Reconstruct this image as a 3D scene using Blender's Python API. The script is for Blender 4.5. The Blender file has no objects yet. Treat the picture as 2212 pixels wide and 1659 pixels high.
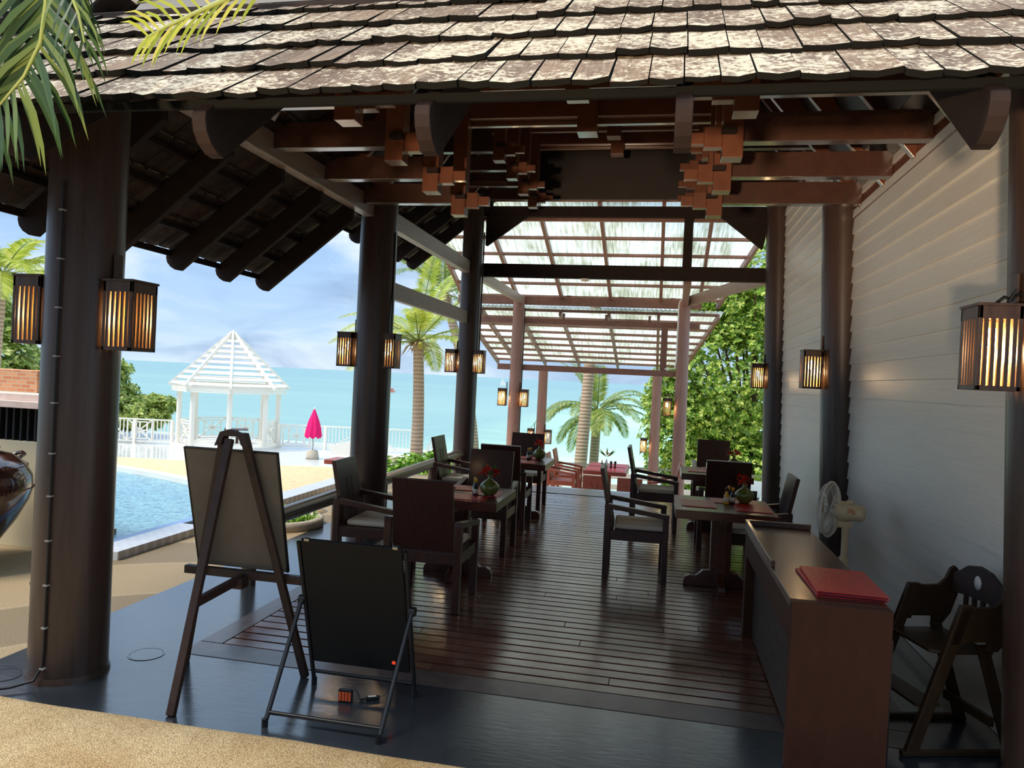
import bpy, bmesh, math, random
from mathutils import Vector, Matrix
SC = bpy.context.scene
COL = SC.collection
R = math.radians
PI = math.pi

# ------------------------------------------------------------------ helpers
def lin(c):
    c = c / 255.0
    return c / 12.92 if c <= 0.04045 else ((c + 0.055) / 1.055) ** 2.4
def rgb(r, g, b): return (lin(r), lin(g), lin(b), 1.0)

def tag(o, label=None, cat=None, group=None, kind=None):
    if label: o['label'] = label
    if cat: o['category'] = cat
    if group: o['group'] = group
    if kind: o['kind'] = kind
    return o
def empty(name, loc=(0, 0, 0), rz=0.0):
    o = bpy.data.objects.new(name, None)
    COL.objects.link(o)
    o.empty_display_size = 0.1
    o.location = loc
    o.rotation_euler = (0, 0, rz)
    return o
def thing(name, label, cat, loc=(0, 0, 0), rz=0.0, group=None, kind=None):
    return tag(empty(name, loc, rz), label, cat, group, kind)

class MB:
    """collects shapes, builds ONE mesh object"""
    def __init__(s):
        s.v = []; s.f = []; s.m = []; s.sm = []
    def add(s, vs, fs, mi=0, smooth=False):
        n = len(s.v)
        s.v += [tuple(v) for v in vs]
        for f in fs:
            s.f.append(tuple(i + n for i in f)); s.m.append(mi); s.sm.append(smooth)
        return s
    def box(s, x0, x1, y0, y1, z0, z1, mi=0):
        vs = [(x0,y0,z0),(x1,y0,z0),(x1,y1,z0),(x0,y1,z0),(x0,y0,z1),(x1,y0,z1),(x1,y1,z1),(x0,y1,z1)]
        return s.add(vs, [(0,3,2,1),(4,5,6,7),(0,1,5,4),(1,2,6,5),(2,3,7,6),(3,0,4,7)], mi)
    def bar(s, a, b, w, h, up=(0, 0, 1), mi=0):
        """box beam from a to b, w across, h along up"""
        a, b = Vector(a), Vector(b); d = (b - a).normalized(); up = Vector(up)
        sx = d.cross(up)
        if sx.length < 1e-5: sx = d.cross(Vector((1, 0, 0)))
        sx.normalize(); uz = sx.cross(d).normalized()
        vs = []
        for p in (a, b):
            for i, j in ((-1,-1),(1,-1),(1,1),(-1,1)):
                vs.append(p + sx * (i * w / 2) + uz * (j * h / 2))
        return s.add(vs, [(0,1,2,3),(7,6,5,4),(0,4,5,1),(1,5,6,2),(2,6,7,3),(3,7,4,0)], mi)
    def tube(s, pts, rad, n=12, mi=0, caps=True, smooth=True):
        pts = [Vector(p) for p in pts]
        if not isinstance(rad, (list, tuple)): rad = [rad] * len(pts)
        vs, fs = [], []
        ref = None
        for i, p in enumerate(pts):
            d = (pts[min(i + 1, len(pts) - 1)] - pts[max(i - 1, 0)]).normalized()
            if ref is None:
                ref = d.cross(Vector((0, 0, 1)))
                if ref.length < 1e-3: ref = Vector((1, 0, 0))
            u = (ref - d * ref.dot(d)).normalized(); ref = u
            w = d.cross(u)
            for k in range(n):
                a = 2 * PI * k / n
                vs.append(p + (u * math.cos(a) + w * math.sin(a)) * rad[i])
        for i in range(len(pts) - 1):
            for k in range(n):
                a, b = i * n + k, i * n + (k + 1) % n
                fs.append((a, b, b + n, a + n))
        s.add(vs, fs, mi, smooth)
        if caps:
            e = (len(pts) - 1) * n
            s.add(vs[:n], [tuple(range(n))[::-1]], mi)
            s.add(vs[e:], [tuple(range(n))], mi)
        return s
    def lathe(s, prof, n=24, at=(0, 0, 0), mi=0, smooth=True):
        vs, fs = [], []
        for r, z in prof:
            for k in range(n):
                a = 2 * PI * k / n
                vs.append((at[0] + r * math.cos(a), at[1] + r * math.sin(a), at[2] + z))
        for i in range(len(prof) - 1):
            for k in range(n):
                a, b = i * n + k, i * n + (k + 1) % n
                fs.append((a, b, b + n, a + n))
        if prof[0][0] > 1e-4: fs.append(tuple(range(n))[::-1])
        if prof[-1][0] > 1e-4: fs.append(tuple(range((len(prof) - 1) * n, len(prof) * n)))
        return s.add(vs, fs, mi, smooth)
    def prism(s, poly, ax, t0, t1, mi=0):
        """poly of 2D points extruded along axis ax (0,1,2) between t0 and t1"""
        n = len(poly)
        def P(p, t):
            if ax == 0: return (t, p[0], p[1])
            if ax == 1: return (p[0], t, p[1])
            return (p[0], p[1], t)
        vs = [P(p, t0) for p in poly] + [P(p, t1) for p in poly]
        fs = [tuple(range(n)), tuple(range(2 * n - 1, n - 1, -1))]
        for i in range(n):
            j = (i + 1) % n
            fs.append((i, i + n, j + n, j))
        return s.add(vs, fs, mi)
    def xf(s, M):
        s.v = [tuple(M @ Vector(v)) for v in s.v]; return s
    def build(s, name, mats, parent=None, bevel=0.0, loc=None, rot=None, subsurf=0, fix=True):
        me = bpy.data.meshes.new(name)
        me.from_pydata(s.v, [], s.f)
        if not isinstance(mats, (list, tuple)): mats = [mats]
        for m in mats: me.materials.append(m)
        me.polygons.foreach_set('material_index', s.m)
        me.polygons.foreach_set('use_smooth', s.sm)
        if fix:
            bm = bmesh.new(); bm.from_mesh(me)
            bmesh.ops.recalc_face_normals(bm, faces=bm.faces)
            bm.to_mesh(me); bm.free()
        me.update()
        o = bpy.data.objects.new(name, me)
        COL.objects.link(o)
        if parent: o.parent = parent
        if loc: o.location = loc
        if rot: o.rotation_euler = rot
        if bevel:
            b = o.modifiers.new('bevel', 'BEVEL'); b.width = bevel; b.segments = 2; b.limit_method = 'ANGLE'; b.angle_limit = R(40)
        if subsurf:
            b = o.modifiers.new('sub', 'SUBSURF'); b.levels = subsurf; b.render_levels = subsurf
        return o

KIDS = {}
def children(o): return [c for c in bpy.data.objects if c.parent is o]
def copy_tree(o, parent=None):
    c = o.copy(); COL.objects.link(c); c.parent = parent
    if o.name not in KIDS: KIDS[o.name] = children(o)
    for ch in KIDS[o.name]: copy_tree(ch, c)
    return c
def place(proto, first, loc, rz, label, group=None):
    o = proto if first else copy_tree(proto)
    o.location = loc; o.rotation_euler = (0, 0, rz); o['label'] = label
    if group: o['group'] = group
    return o

# ------------------------------------------------------------------ materials
class NT:
    def __init__(s, name):
        s.mat = bpy.data.materials.new(name); s.mat.use_nodes = True
        s.t = s.mat.node_tree; s.n = s.t.nodes; s.l = s.t.links
        s.b = s.n['Principled BSDF']; s.out = s.n['Material Output']
    def node(s, typ, **kw):
        n = s.n.new(typ)
        for k, v in kw.items():
            if k.startswith('_'): setattr(n, k[1:], v)
            else: n.inputs[k.replace('__', ' ')].default_value = v
        return n
    def link(s, a, b): s.l.new(a, b)
    def coord(s, kind='Object', scale=(1, 1, 1), rot=(0, 0, 0)):
        tc = s.n.new('ShaderNodeTexCoord'); mp = s.n.new('ShaderNodeMapping')
        mp.inputs['Scale'].default_value = scale; mp.inputs['Rotation'].default_value = rot
        s.link(tc.outputs[kind], mp.inputs['Vector']); return mp.outputs['Vector']
    def noise(s, vec, scale=5, detail=4, rough=.55, dist=0):
        n = s.node('ShaderNodeTexNoise', Scale=scale, Detail=detail, Roughness=rough, Distortion=dist)
        s.link(vec, n.inputs['Vector']); return n.outputs['Fac']
    def ramp(s, fac, stops):
        r = s.n.new('ShaderNodeValToRGB'); e = r.color_ramp.elements
        while len(e) < len(stops): e.new(0.5)
        for i, (p, c) in enumerate(stops):
            e[i].position = p; e[i].color = c if len(c) == 4 else (*c, 1)
        s.link(fac, r.inputs['Fac']); return r.outputs['Color']
    def mix(s, fac, a, b, mode='MIX'):
        m = s.n.new('ShaderNodeMix'); m.data_type = 'RGBA'; m.blend_type = mode
        for k, v in ((0, fac), (6, a), (7, b)):
            if hasattr(v, 'is_output'): s.link(v, m.inputs[k])
            else: m.inputs[k].default_value = v
        return m.outputs[2]
    def bump(s, fac, strength=.3, dist=.01):
        b = s.node('ShaderNodeBump', Strength=strength, Distance=dist)
        s.link(fac, b.inputs['Height']); s.link(b.outputs['Normal'], s.b.inputs['Normal']); return b
    def rnd(s):
        g = s.n.new('ShaderNodeNewGeometry'); return g.outputs['Random Per Island']
    def set(s, color=None, rough=.5, spec=.5, metal=0, coat=0, coat_rough=.1):
        if color is not None:
            if hasattr(color, 'is_output'): s.link(color, s.b.inputs['Base Color'])
            else: s.b.inputs['Base Color'].default_value = color
        if hasattr(rough, 'is_output'): s.link(rough, s.b.inputs['Roughness'])
        else: s.b.inputs['Roughness'].default_value = rough
        s.b.inputs['Specular IOR Level'].default_value = spec
        s.b.inputs['Metallic'].default_value = metal
        s.b.inputs['Coat Weight'].default_value = coat
        s.b.inputs['Coat Roughness'].default_value = coat_rough
        return s.mat

def plain(name, color, rough=.5, spec=.5, metal=0, coat=0):
    return NT(name).set(color, rough, spec, metal, coat)
def wood(name, c1, c2, rough=.4, scale=(2, 25, 25), spec=.5, coat=0, bump=.08, rnd=False):
    t = NT(name)
    f = t.noise(t.coord('Object', scale), 3, 5, .6, .6)
    c = t.ramp(f, [(.3, c1), (.72, c2)])
    if rnd:
        v = t.ramp(t.rnd(), [(0, (.62, .62, .62)), (1, (1.15, 1.1, 1.1))])
        c = t.mix(1.0, c, v, 'MULTIPLY')
    t.bump(f, bump, .004)
    return t.set(c, rough, spec, 0, coat)
def emit(name, color, s):
    t = NT(name); e = t.node('ShaderNodeEmission', Color=color, Strength=s)
    t.link(e.outputs[0], t.out.inputs['Surface']); return t.mat
def leaf(name, c1, c2, c3, trans=.35, rough=.42):
    t = NT(name)
    c = t.ramp(t.rnd(), [(0, c1), (.55, c2), (1, c3)])
    t.set(c, rough, .4)
    tr = t.n.new('ShaderNodeBsdfTranslucent'); t.link(c, tr.inputs['Color'])
    m = t.node('ShaderNodeMixShader', Fac=trans)
    t.link(t.b.outputs[0], m.inputs[1]); t.link(tr.outputs[0], m.inputs[2])
    t.link(m.outputs[0], t.out.inputs['Surface']); return t.mat

M = {}
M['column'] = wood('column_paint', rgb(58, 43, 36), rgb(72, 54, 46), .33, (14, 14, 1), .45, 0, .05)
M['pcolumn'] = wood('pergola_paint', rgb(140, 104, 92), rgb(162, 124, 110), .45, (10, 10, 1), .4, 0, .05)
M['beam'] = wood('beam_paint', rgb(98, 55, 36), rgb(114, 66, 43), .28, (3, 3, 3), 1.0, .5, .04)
M['tie'] = wood('tie_beam_paint_shaded', rgb(66, 42, 33), rgb(78, 50, 38), .26, (3, 3, 3), 1.0, .6, .04)  # beam paint darkened: shade on the tie beams put into the colour
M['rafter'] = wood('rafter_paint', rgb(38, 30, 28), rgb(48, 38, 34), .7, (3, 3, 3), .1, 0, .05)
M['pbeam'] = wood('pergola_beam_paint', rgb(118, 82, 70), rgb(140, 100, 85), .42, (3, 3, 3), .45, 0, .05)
M['greybeam'] = wood('pale_lit_beam_paint', rgb(128, 108, 96), rgb(158, 136, 122), .42, (2, 2, 30), .45, 0, .15)  # beam paint made pale: light on the side beams put into the colour
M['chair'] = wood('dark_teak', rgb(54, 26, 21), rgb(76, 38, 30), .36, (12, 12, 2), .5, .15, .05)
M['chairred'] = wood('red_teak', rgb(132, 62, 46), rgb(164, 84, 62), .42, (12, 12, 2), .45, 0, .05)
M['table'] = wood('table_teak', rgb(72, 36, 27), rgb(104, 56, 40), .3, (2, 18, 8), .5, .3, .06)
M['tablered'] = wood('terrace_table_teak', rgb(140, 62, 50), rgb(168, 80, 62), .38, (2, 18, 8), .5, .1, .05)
M['groove'] = plain('dark_groove', rgb(22, 12, 10), .7)
M['easel'] = wood('easel_wood', rgb(46, 32, 28), rgb(66, 46, 38), .5, (6, 6, 6), .4, 0, .1)
M['white'] = plain('white_paint', rgb(236, 230, 218), .45)
M['black'] = plain('black_plastic', rgb(20, 20, 21), .42)
M['blackboard'] = plain('blackboard_face', rgb(13, 13, 14), .55, .3)
M['metalblack'] = plain('black_metal', rgb(34, 33, 34), .38, .5, .4)
M['lamp'] = wood('lantern_wood', rgb(66, 48, 40), rgb(88, 66, 55), .45, (10, 10, 2), .45, 0, .05)
M['lampin'] = wood('lantern_inner_glow', rgb(226, 186, 122), rgb(238, 200, 140), .55, (10, 10, 2), .3)  # bright amber inner slat faces carry the bulb's glow in their colour
M['bulb'] = emit('bulb_glow', (1.0, .72, .38, 1), 26.0)
M['cable'] = plain('black_cable', rgb(22, 21, 21), .5)
M['clip'] = plain('cable_clip', rgb(150, 145, 138), .5)
M['fan'] = plain('ivory_plastic', rgb(226, 206, 168), .38)
M['fanw'] = plain('fan_white', rgb(232, 226, 214), .35)
M['orange'] = plain('orange_print', rgb(205, 110, 40), .5)
M['redmenu'] = None
t = NT('red_leatherette')
v = t.node('ShaderNodeTexVoronoi', Scale=95.0); t.link(t.coord('Object', (1, .55, 1)), v.inputs['Vector'])
t.bump(v.outputs['Distance'], .5, .002)
M['redmenu'] = t.set(t.ramp(v.outputs['Distance'], [(0, rgb(188, 26, 32)), (1, rgb(212, 40, 42))]), .36, .4)
t = NT('cushion_canvas')
f = t.noise(t.coord('Object', (60, 60, 60)), 8, 2); t.bump(f, .12, .002)
M['cushion'] = t.set(rgb(236, 222, 200), .85, .2)
M['vase'] = plain('olive_glaze', rgb(104, 116, 52), .16, .6, 0, .5)
M['vasew'] = plain('white_glaze', rgb(230, 228, 222), .2)
M['flower'] = leaf('red_petals', rgb(170, 22, 14), rgb(214, 40, 22), rgb(232, 70, 40), .25)
M['vleaf'] = leaf('flower_leaf', rgb(40, 70, 24), rgb(74, 110, 40), rgb(120, 150, 70), .3)
M['sauce'] = plain('soy_glass', rgb(30, 16, 12), .12, .5, 0, .4)
M['mustard'] = plain('yellow_sauce', rgb(222, 164, 30), .25)
M['capred'] = plain('dark_cap', rgb(40, 18, 18), .3)
M['paper'] = plain('paper_label', rgb(225, 216, 196), .6)
M['steel'] = plain('steel', rgb(170, 170, 168), .25, .5, .9)
M['rail'] = plain('rail_tube', rgb(104, 90, 76), .25, .6, .5)
M['battery'] = plain('orange_battery', rgb(214, 92, 48), .3)
M['trunk'] = None
t = NT('palm_bark')
w = t.node('ShaderNodeTexWave', Scale=2.6, Distortion=2.0, Detail=3.0); w.bands_direction = 'Z'
t.link(t.coord('Object'), w.inputs['Vector'])
f = t.noise(t.coord('Object', (6, 6, 6)), 2, 4)
c = t.mix(f, t.ramp(w.outputs['Fac'], [(0, rgb(120, 98, 80)), (.25, rgb(190, 164, 142)), (1, rgb(212, 188, 166))]), rgb(176, 146, 124))
t.bump(w.outputs['Fac'], .4, .03); M['trunk'] = t.set(c, .8, .2)
M['bark'] = wood('tree_bark', rgb(84, 68, 52), rgb(128, 104, 82), .85, (3, 3, 3), .2, 0, .4)
M['frond'] = leaf('palm_leaf', rgb(86, 112, 44), rgb(134, 152, 66), rgb(186, 184, 96), .4, .38)
M['frondnear'] = leaf('near_palm_leaf', rgb(40, 62, 32), rgb(64, 90, 44), rgb(108, 124, 62), .35, .4)
M['frondy'] = leaf('yellow_palm_leaf', rgb(130, 150, 50), rgb(180, 190, 70), rgb(206, 200, 110), .45, .38)
M['frondbase'] = leaf('dry_sheath', rgb(120, 92, 60), rgb(170, 138, 92), rgb(196, 166, 116), .1, .7)
M['rachis'] = plain('frond_rib', rgb(130, 142, 70), .45)
M['treeleaf'] = leaf('broad_leaf', rgb(72, 112, 38), rgb(150, 184, 64), rgb(232, 234, 128), .48, .34)
M['treeleaf2'] = leaf('almond_leaf', rgb(96, 122, 52), rgb(160, 178, 82), rgb(222, 222, 138), .45, .38)
M['bush'] = leaf('bush_leaf', rgb(70, 116, 30), rgb(118, 166, 48), rgb(176, 204, 80), .38, .4)
M['coconut'] = plain('coconut_husk', rgb(170, 160, 60), .5)
M['pink'] = plain('pink_canvas', rgb(236, 30, 110), .7, .2)
M['concrete'] = wood('grey_concrete', rgb(168, 156, 140), rgb(196, 184, 166), .8, (8, 8, 8), .2, 0, .2)
M['skin'] = plain('skin', rgb(206, 158, 132), .55)
M['hair'] = plain('dark_hair', rgb(36, 26, 24), .5)
M['dark_cloth'] = plain('dark_cloth', rgb(32, 36, 44), .8, .2)
M['white_cloth'] = plain('white_cloth', rgb(240, 236, 234), .8, .2)
M['pinkflower'] = plain('pink_flower', rgb(222, 130, 178), .7)
M['beige'] = plain('beige_render', rgb(206, 192, 160), .75, .2)
M['pinkroof'] = wood('bar_roof', rgb(206, 180, 168), rgb(226, 204, 192), .55, (2, 20, 2), .3)
M['dark'] = plain('dark_interior', rgb(26, 25, 26), .7)
# ---- surfaces
t = NT('dark_polished_concrete')
vv = t.coord('Object')
f1 = t.noise(vv, 1.1, 5, .6, .4); f2 = t.noise(t.coord('Object', (3, 14, 3)), 3.0, 4, .6, .3)
c = t.ramp(f1, [(.3, rgb(32, 36, 41)), (.75, rgb(52, 58, 64))])
ro = t.ramp(f2, [(.25, (.11, .11, .11)), (.8, (.26, .26, .26))])
t.bump(f2, .06, .01); M['floor'] = t.set(c, ro, 1.0, 0, .35, .25)
t = NT('deck_boards')
f = t.noise(t.coord('Object', (1.6, 20, 20)), 2.4, 5, .6, .5)
c = t.ramp(f, [(.25, rgb(84, 48, 35)), (.75, rgb(132, 84, 63))])
v = t.ramp(t.rnd(), [(0, (.7, .7, .7)), (1, (1.2, 1.15, 1.15))])
c = t.mix(1.0, c, v, 'MULTIPLY')
f3 = t.noise(t.coord('Object', (1, 3, 1)), 2.2, 4, .6)
ro = t.ramp(f3, [(.3, (.13, .13, .13)), (.8, (.32, .32, .32))])
t.bump(f, .1, .004); M['deck'] = t.set(c, ro, .75, 0, .25, .2)
M['deckedge'] = wood('deck_border', rgb(74, 60, 56), rgb(104, 86, 80), .3, (2, 2, 2), .55, .1, .05)
t = NT('lapboard_white')
f = t.noise(t.coord('Object', (5, 1.2, 60)), 1.8, 6, .65, .7)
c = t.ramp(f, [(.3, rgb(220, 212, 201)), (.7, rgb(234, 227, 216))])
t.bump(f, .22, .006); M['wall'] = t.set(c, .38, .4)
t = NT('washed_pebble')
vv = t.coord('Object')
vo = t.node('ShaderNodeTexVoronoi', Scale=150.0); t.link(vv, vo.inputs['Vector'])
sp = t.ramp(t.noise(vv, 210, 2, .6), [(.3, rgb(116, 96, 70)), (.55, rgb(206, 182, 140)), (.8, rgb(236, 220, 186))])
st = t.ramp(t.noise(vv, 1.6, 4, .6, .6), [(.35, (.74, .62, .48)), (.62, (1, .98, .95))])
t.bump(vo.outputs['Distance'], .7, .006)
M['pebble'] = t.set(t.mix(1.0, sp, st, 'MULTIPLY'), .75, .25)
t = NT('patterned_pebble')
vv = t.coord('Object')
vo = t.node('ShaderNodeTexVoronoi', Scale=130.0); t.link(vv, vo.inputs['Vector'])
sp = t.ramp(t.noise(vv, 170, 2, .6), [(.3, rgb(106, 92, 72)), (.55, rgb(164, 146, 118)), (.8, rgb(200, 184, 154))])
w = t.node('ShaderNodeTexWave', Scale=.22, Distortion=3.2, Detail=1.0); w.wave_type = 'RINGS'; w.rings_direction = 'Z'
t.link(t.coord('Object', (1, 1, 0)), w.inputs['Vector'])
bd = t.ramp(w.outputs['Fac'], [(.44, (.62, .58, .50)), (.47, (1, .95, .88)), (.53, (1, .95, .88)), (.56, (.95, .88, .76))])
t.bump(vo.outputs['Distance'], .5, .005)
M['pebble2'] = t.set(t.mix(1.0, sp, bd, 'MULTIPLY'), .6, .35)
M['tan'] = wood('tan_terrace', rgb(206, 168, 124), rgb(226, 192, 148), .6, (3, 3, 3), .35, 0, .1)
t = NT('white_tile')
br = t.node('ShaderNodeTexBrick', Scale=1.0, Color1=rgb(206, 206, 204), Color2=rgb(218, 218, 214), Mortar=rgb(172, 172, 170))
br.inputs['Brick Width'].default_value = .6; br.inputs['Row Height'].default_value = .3; br.inputs['Mortar Size'].default_value = .012
t.link(t.coord('Object'), br.inputs['Vector']); M['tile'] = t.set(br.outputs['Color'], .14, .55)
t = NT('wet_coping_tile')
br = t.node('ShaderNodeTexBrick', Scale=1.0, Color1=rgb(196, 196, 202), Color2=rgb(204, 204, 208), Mortar=rgb(176, 174, 176))
br.inputs['Brick Width'].default_value = .12; br.inputs['Row Height'].default_value = .06; br.inputs['Mortar Size'].default_value = .006
t.link(t.coord('Object'), br.inputs['Vector']); M['coping'] = t.set(br.outputs['Color'], .22, .5)
t = NT('brick')
br = t.node('ShaderNodeTexBrick', Scale=1.0, Color1=rgb(196, 120, 78), Color2=rgb(222, 160, 112), Mortar=rgb(196, 170, 140))
br.inputs['Brick Width'].default_value = .1; br.inputs['Row Height'].default_value = .035; br.inputs['Mortar Size'].default_value = .005
t.link(t.coord('Object', (1, 1, 1), (R(90), 0, 0)), br.inputs['Vector']); M['brick'] = t.set(br.outputs['Color'], .8)
t = NT('pool_water')
vv = t.coord('Object')
f = t.noise(vv, 14, 3, .6, 1.5); f2 = t.noise(vv, .5, 3)
c = t.mix(f2, rgb(92, 150, 168), rgb(146, 192, 196))
c = t.mix(t.ramp(f, [(.45, (0, 0, 0)), (.62, (1, 1, 1))]), c, rgb(66, 112, 142))
t.bump(f, .35, .03); M['pool'] = t.set(c, .12, .5)
M['pooltile'] = plain('pool_edge_tile', rgb(120, 148, 190), .2, .5)
t = NT('sea_water')
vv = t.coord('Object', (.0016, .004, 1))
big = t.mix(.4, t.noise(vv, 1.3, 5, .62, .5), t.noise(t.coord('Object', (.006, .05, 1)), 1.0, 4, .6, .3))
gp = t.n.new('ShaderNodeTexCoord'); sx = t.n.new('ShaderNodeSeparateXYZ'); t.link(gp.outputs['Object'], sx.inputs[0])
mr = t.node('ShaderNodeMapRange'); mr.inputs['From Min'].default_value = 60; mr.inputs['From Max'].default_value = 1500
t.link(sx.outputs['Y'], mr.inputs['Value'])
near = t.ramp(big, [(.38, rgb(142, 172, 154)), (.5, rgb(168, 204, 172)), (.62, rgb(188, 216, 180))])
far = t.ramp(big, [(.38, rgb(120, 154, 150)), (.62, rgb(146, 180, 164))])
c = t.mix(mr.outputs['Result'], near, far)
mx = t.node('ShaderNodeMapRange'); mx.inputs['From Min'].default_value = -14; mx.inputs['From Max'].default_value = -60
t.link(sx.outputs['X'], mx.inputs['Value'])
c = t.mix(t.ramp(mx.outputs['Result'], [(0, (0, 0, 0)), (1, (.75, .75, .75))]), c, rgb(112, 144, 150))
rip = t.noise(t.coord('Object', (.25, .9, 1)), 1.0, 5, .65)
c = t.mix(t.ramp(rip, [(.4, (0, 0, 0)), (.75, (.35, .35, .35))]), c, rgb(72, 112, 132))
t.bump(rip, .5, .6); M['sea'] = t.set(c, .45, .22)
t = NT('shingle')
vv = t.coord('Object')
gr = t.noise(t.coord('Object', (90, 8, 8)), 1.5, 4, .6)
base = t.ramp(gr, [(.3, rgb(92, 76, 64)), (.7, rgb(130, 112, 96))])
base = t.mix(1.0, base, t.ramp(t.rnd(), [(0, (.72, .68, .66)), (.5, (1, .98, .95)), (1, (1.2, 1.16, 1.08))]), 'MULTIPLY')
li = t.noise(t.coord('Object', (1, 1, 1)), 34, 6, .68, .8)
li2 = t.noise(vv, 2.5, 3)
lm = t.mix(.35, li, li2)
c = t.mix(t.ramp(lm, [(.49, (0, 0, 0)), (.56, (.85, .85, .85))]), base, rgb(196, 184, 160))
t.bump(li, .3, .006); M['shingle'] = t.set(c, .85, .2)
M['shingleedge'] = plain('mossy_shingle_edge', rgb(19, 19, 16), .9, .15)
M['under'] = wood('roof_batten_wood', rgb(44, 36, 33), rgb(80, 62, 52), .7, (4, 4, 4), .3, 0, .1, True)
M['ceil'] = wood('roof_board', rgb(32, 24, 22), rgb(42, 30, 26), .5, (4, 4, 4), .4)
t = NT('ribbed_clear_sheet')
vv = t.coord('Object', (16, .5, 1))
st = t.noise(vv, 2.2, 6, .7, .2); bl = t.noise(t.coord('Object', (1, .6, 1)), 1.1, 4, .6, .4); sp = t.noise(t.coord('Object'), 40, 2)
dirt = t.mix(.5, st, bl)
dcol = t.ramp(dirt, [(.33, rgb(244, 244, 240)), (.46, rgb(226, 226, 212)), (.56, rgb(168, 168, 140)), (.70, rgb(104, 104, 84))])
tr = t.n.new('ShaderNodeBsdfTransparent'); tl = t.n.new('ShaderNodeBsdfTranslucent')
t.link(dcol, tl.inputs['Color']); t.link(dcol, tr.inputs['Color'])
m = t.node('ShaderNodeMixShader', Fac=.78); t.link(tr.outputs[0], m.inputs[1]); t.link(tl.outputs[0], m.inputs[2])
gl = t.node('ShaderNodeBsdfGlossy', Roughness=.25); m2 = t.node('ShaderNodeMixShader', Fac=.06)
t.link(m.outputs[0], m2.inputs[1]); t.link(gl.outputs[0], m2.inputs[2]); t.link(m2.outputs[0], t.out.inputs['Surface'])
M['sheet'] = t.mat
t = NT('veil_tulle')
tr = t.n.new('ShaderNodeBsdfTransparent'); tl = t.node('ShaderNodeBsdfTranslucent', Color=rgb(245, 240, 240))
m = t.node('ShaderNodeMixShader', Fac=.6); t.link(tr.outputs[0], m.inputs[1]); t.link(tl.outputs[0], m.inputs[2]); t.link(m.outputs[0], t.out.inputs['Surface'])
M['veil'] = t.mat
t = NT('glazed_jar')
f = t.noise(t.coord('Object', (3, 3, 1.5)), 2.2, 5, .6, 1)
M['jar'] = t.set(t.ramp(f, [(.3, rgb(32, 20, 17)), (.55, rgb(62, 34, 26)), (.75, rgb(96, 52, 36))]), .12, .6, 0, .5)
M['jartrim'] = plain('jar_beads', rgb(120, 82, 58), .35)
M['greyboard'] = wood('board_back', rgb(106, 96, 84), rgb(118, 107, 94), .6, (2, 2, 2), .3)
M['bluegrey'] = plain('menu_edge', rgb(90, 20, 24), .5)
M['hiwood'] = wood('high_chair_wood', rgb(50, 35, 23), rgb(66, 47, 30), .45, (10, 10, 3), .25, 0, .05)
M['deskw'] = wood('desk_wood', rgb(60, 32, 22), rgb(70, 39, 27), .5, (8, 8, 2), .2, 0, .05)
M['desktop'] = wood('desk_top', rgb(62, 38, 28), rgb(94, 62, 46), .26, (3, 20, 3), .5, .15, .08)
M['deskd'] = wood('desk_screen', rgb(66, 52, 48), rgb(84, 68, 62), .5, (3, 3, 8), .4)
M['clear'] = None
t = NT('clear_glass'); t.set(rgb(240, 244, 244), .05, .5); t.b.inputs['Transmission Weight'].default_value = .9; M['clear'] = t.mat
M['redboat'] = plain('boat_red', rgb(224, 140, 120), .6)
M['led'] = emit('red_led', (1, .08, .03, 1), .6)
# brightness settings
SUN = 3.3
SKY, ZEN, BACK, GLINT, EXPO = 1.02, 1.5, -.85, 5200.0, 0.28

# ------------------------------------------------------------------ setting: floors
def struct(o, label, cat): return tag(o, label, cat, None, 'structure')
m = MB()
m.box(-3.54, 2.05, 2.6, 3.918, -.3, -.003)
m.box(-3.54, -2.69, 3.918, 12.0, -.3, -.003)
m.box(1.36, 2.05, 3.918, 12.0, -.3, -.003)
m.box(-2.69, 1.36, 11.74, 12.0, -.3, -.02)
m.box(-2.69, 1.36, 3.918, 11.74, -.3, -.07)
struct(m.build('floor', M['floor']), 'dark polished concrete floor around the slatted wooden deck', 'floor')
m = MB()
rnd = random.Random(3)
m.box(-2.69, 1.36, 3.918, 4.118, -.03, .0, 1)
m.box(-2.69, -2.545, 4.126, 11.16, -.03, .0, 1)
m.box(1.22, 1.36, 4.126, 11.16, -.03, .0, 1)
m.box(-2.69, 1.36, 11.17, 11.74, -.06, .0, 1)
y = 4.128
while y < 11.10:
    cut = rnd.uniform(-1.9, .9)
    for a, b in ((-2.537, cut - .0015), (cut + .0015, 1.212)):
        dz = rnd.uniform(-.0015, .001)
        m.box(a, b, y, y + .0945, -.03, dz, 0)
    y += .1125
struct(m.build('floor_deck', [M['deck'], M['deckedge']], bevel=.0015), 'glossy red-brown slatted wooden deck with plank border', 'floor')
m = MB()
for x in (-2.2, -1.2, -.2, .8): m.box(x, x + .06, 4.0, 11.7, -.07, -.031)
tagj = struct(m.build('floor_joists', M['groove']), 'dark joists under the deck gaps', 'floor')

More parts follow.
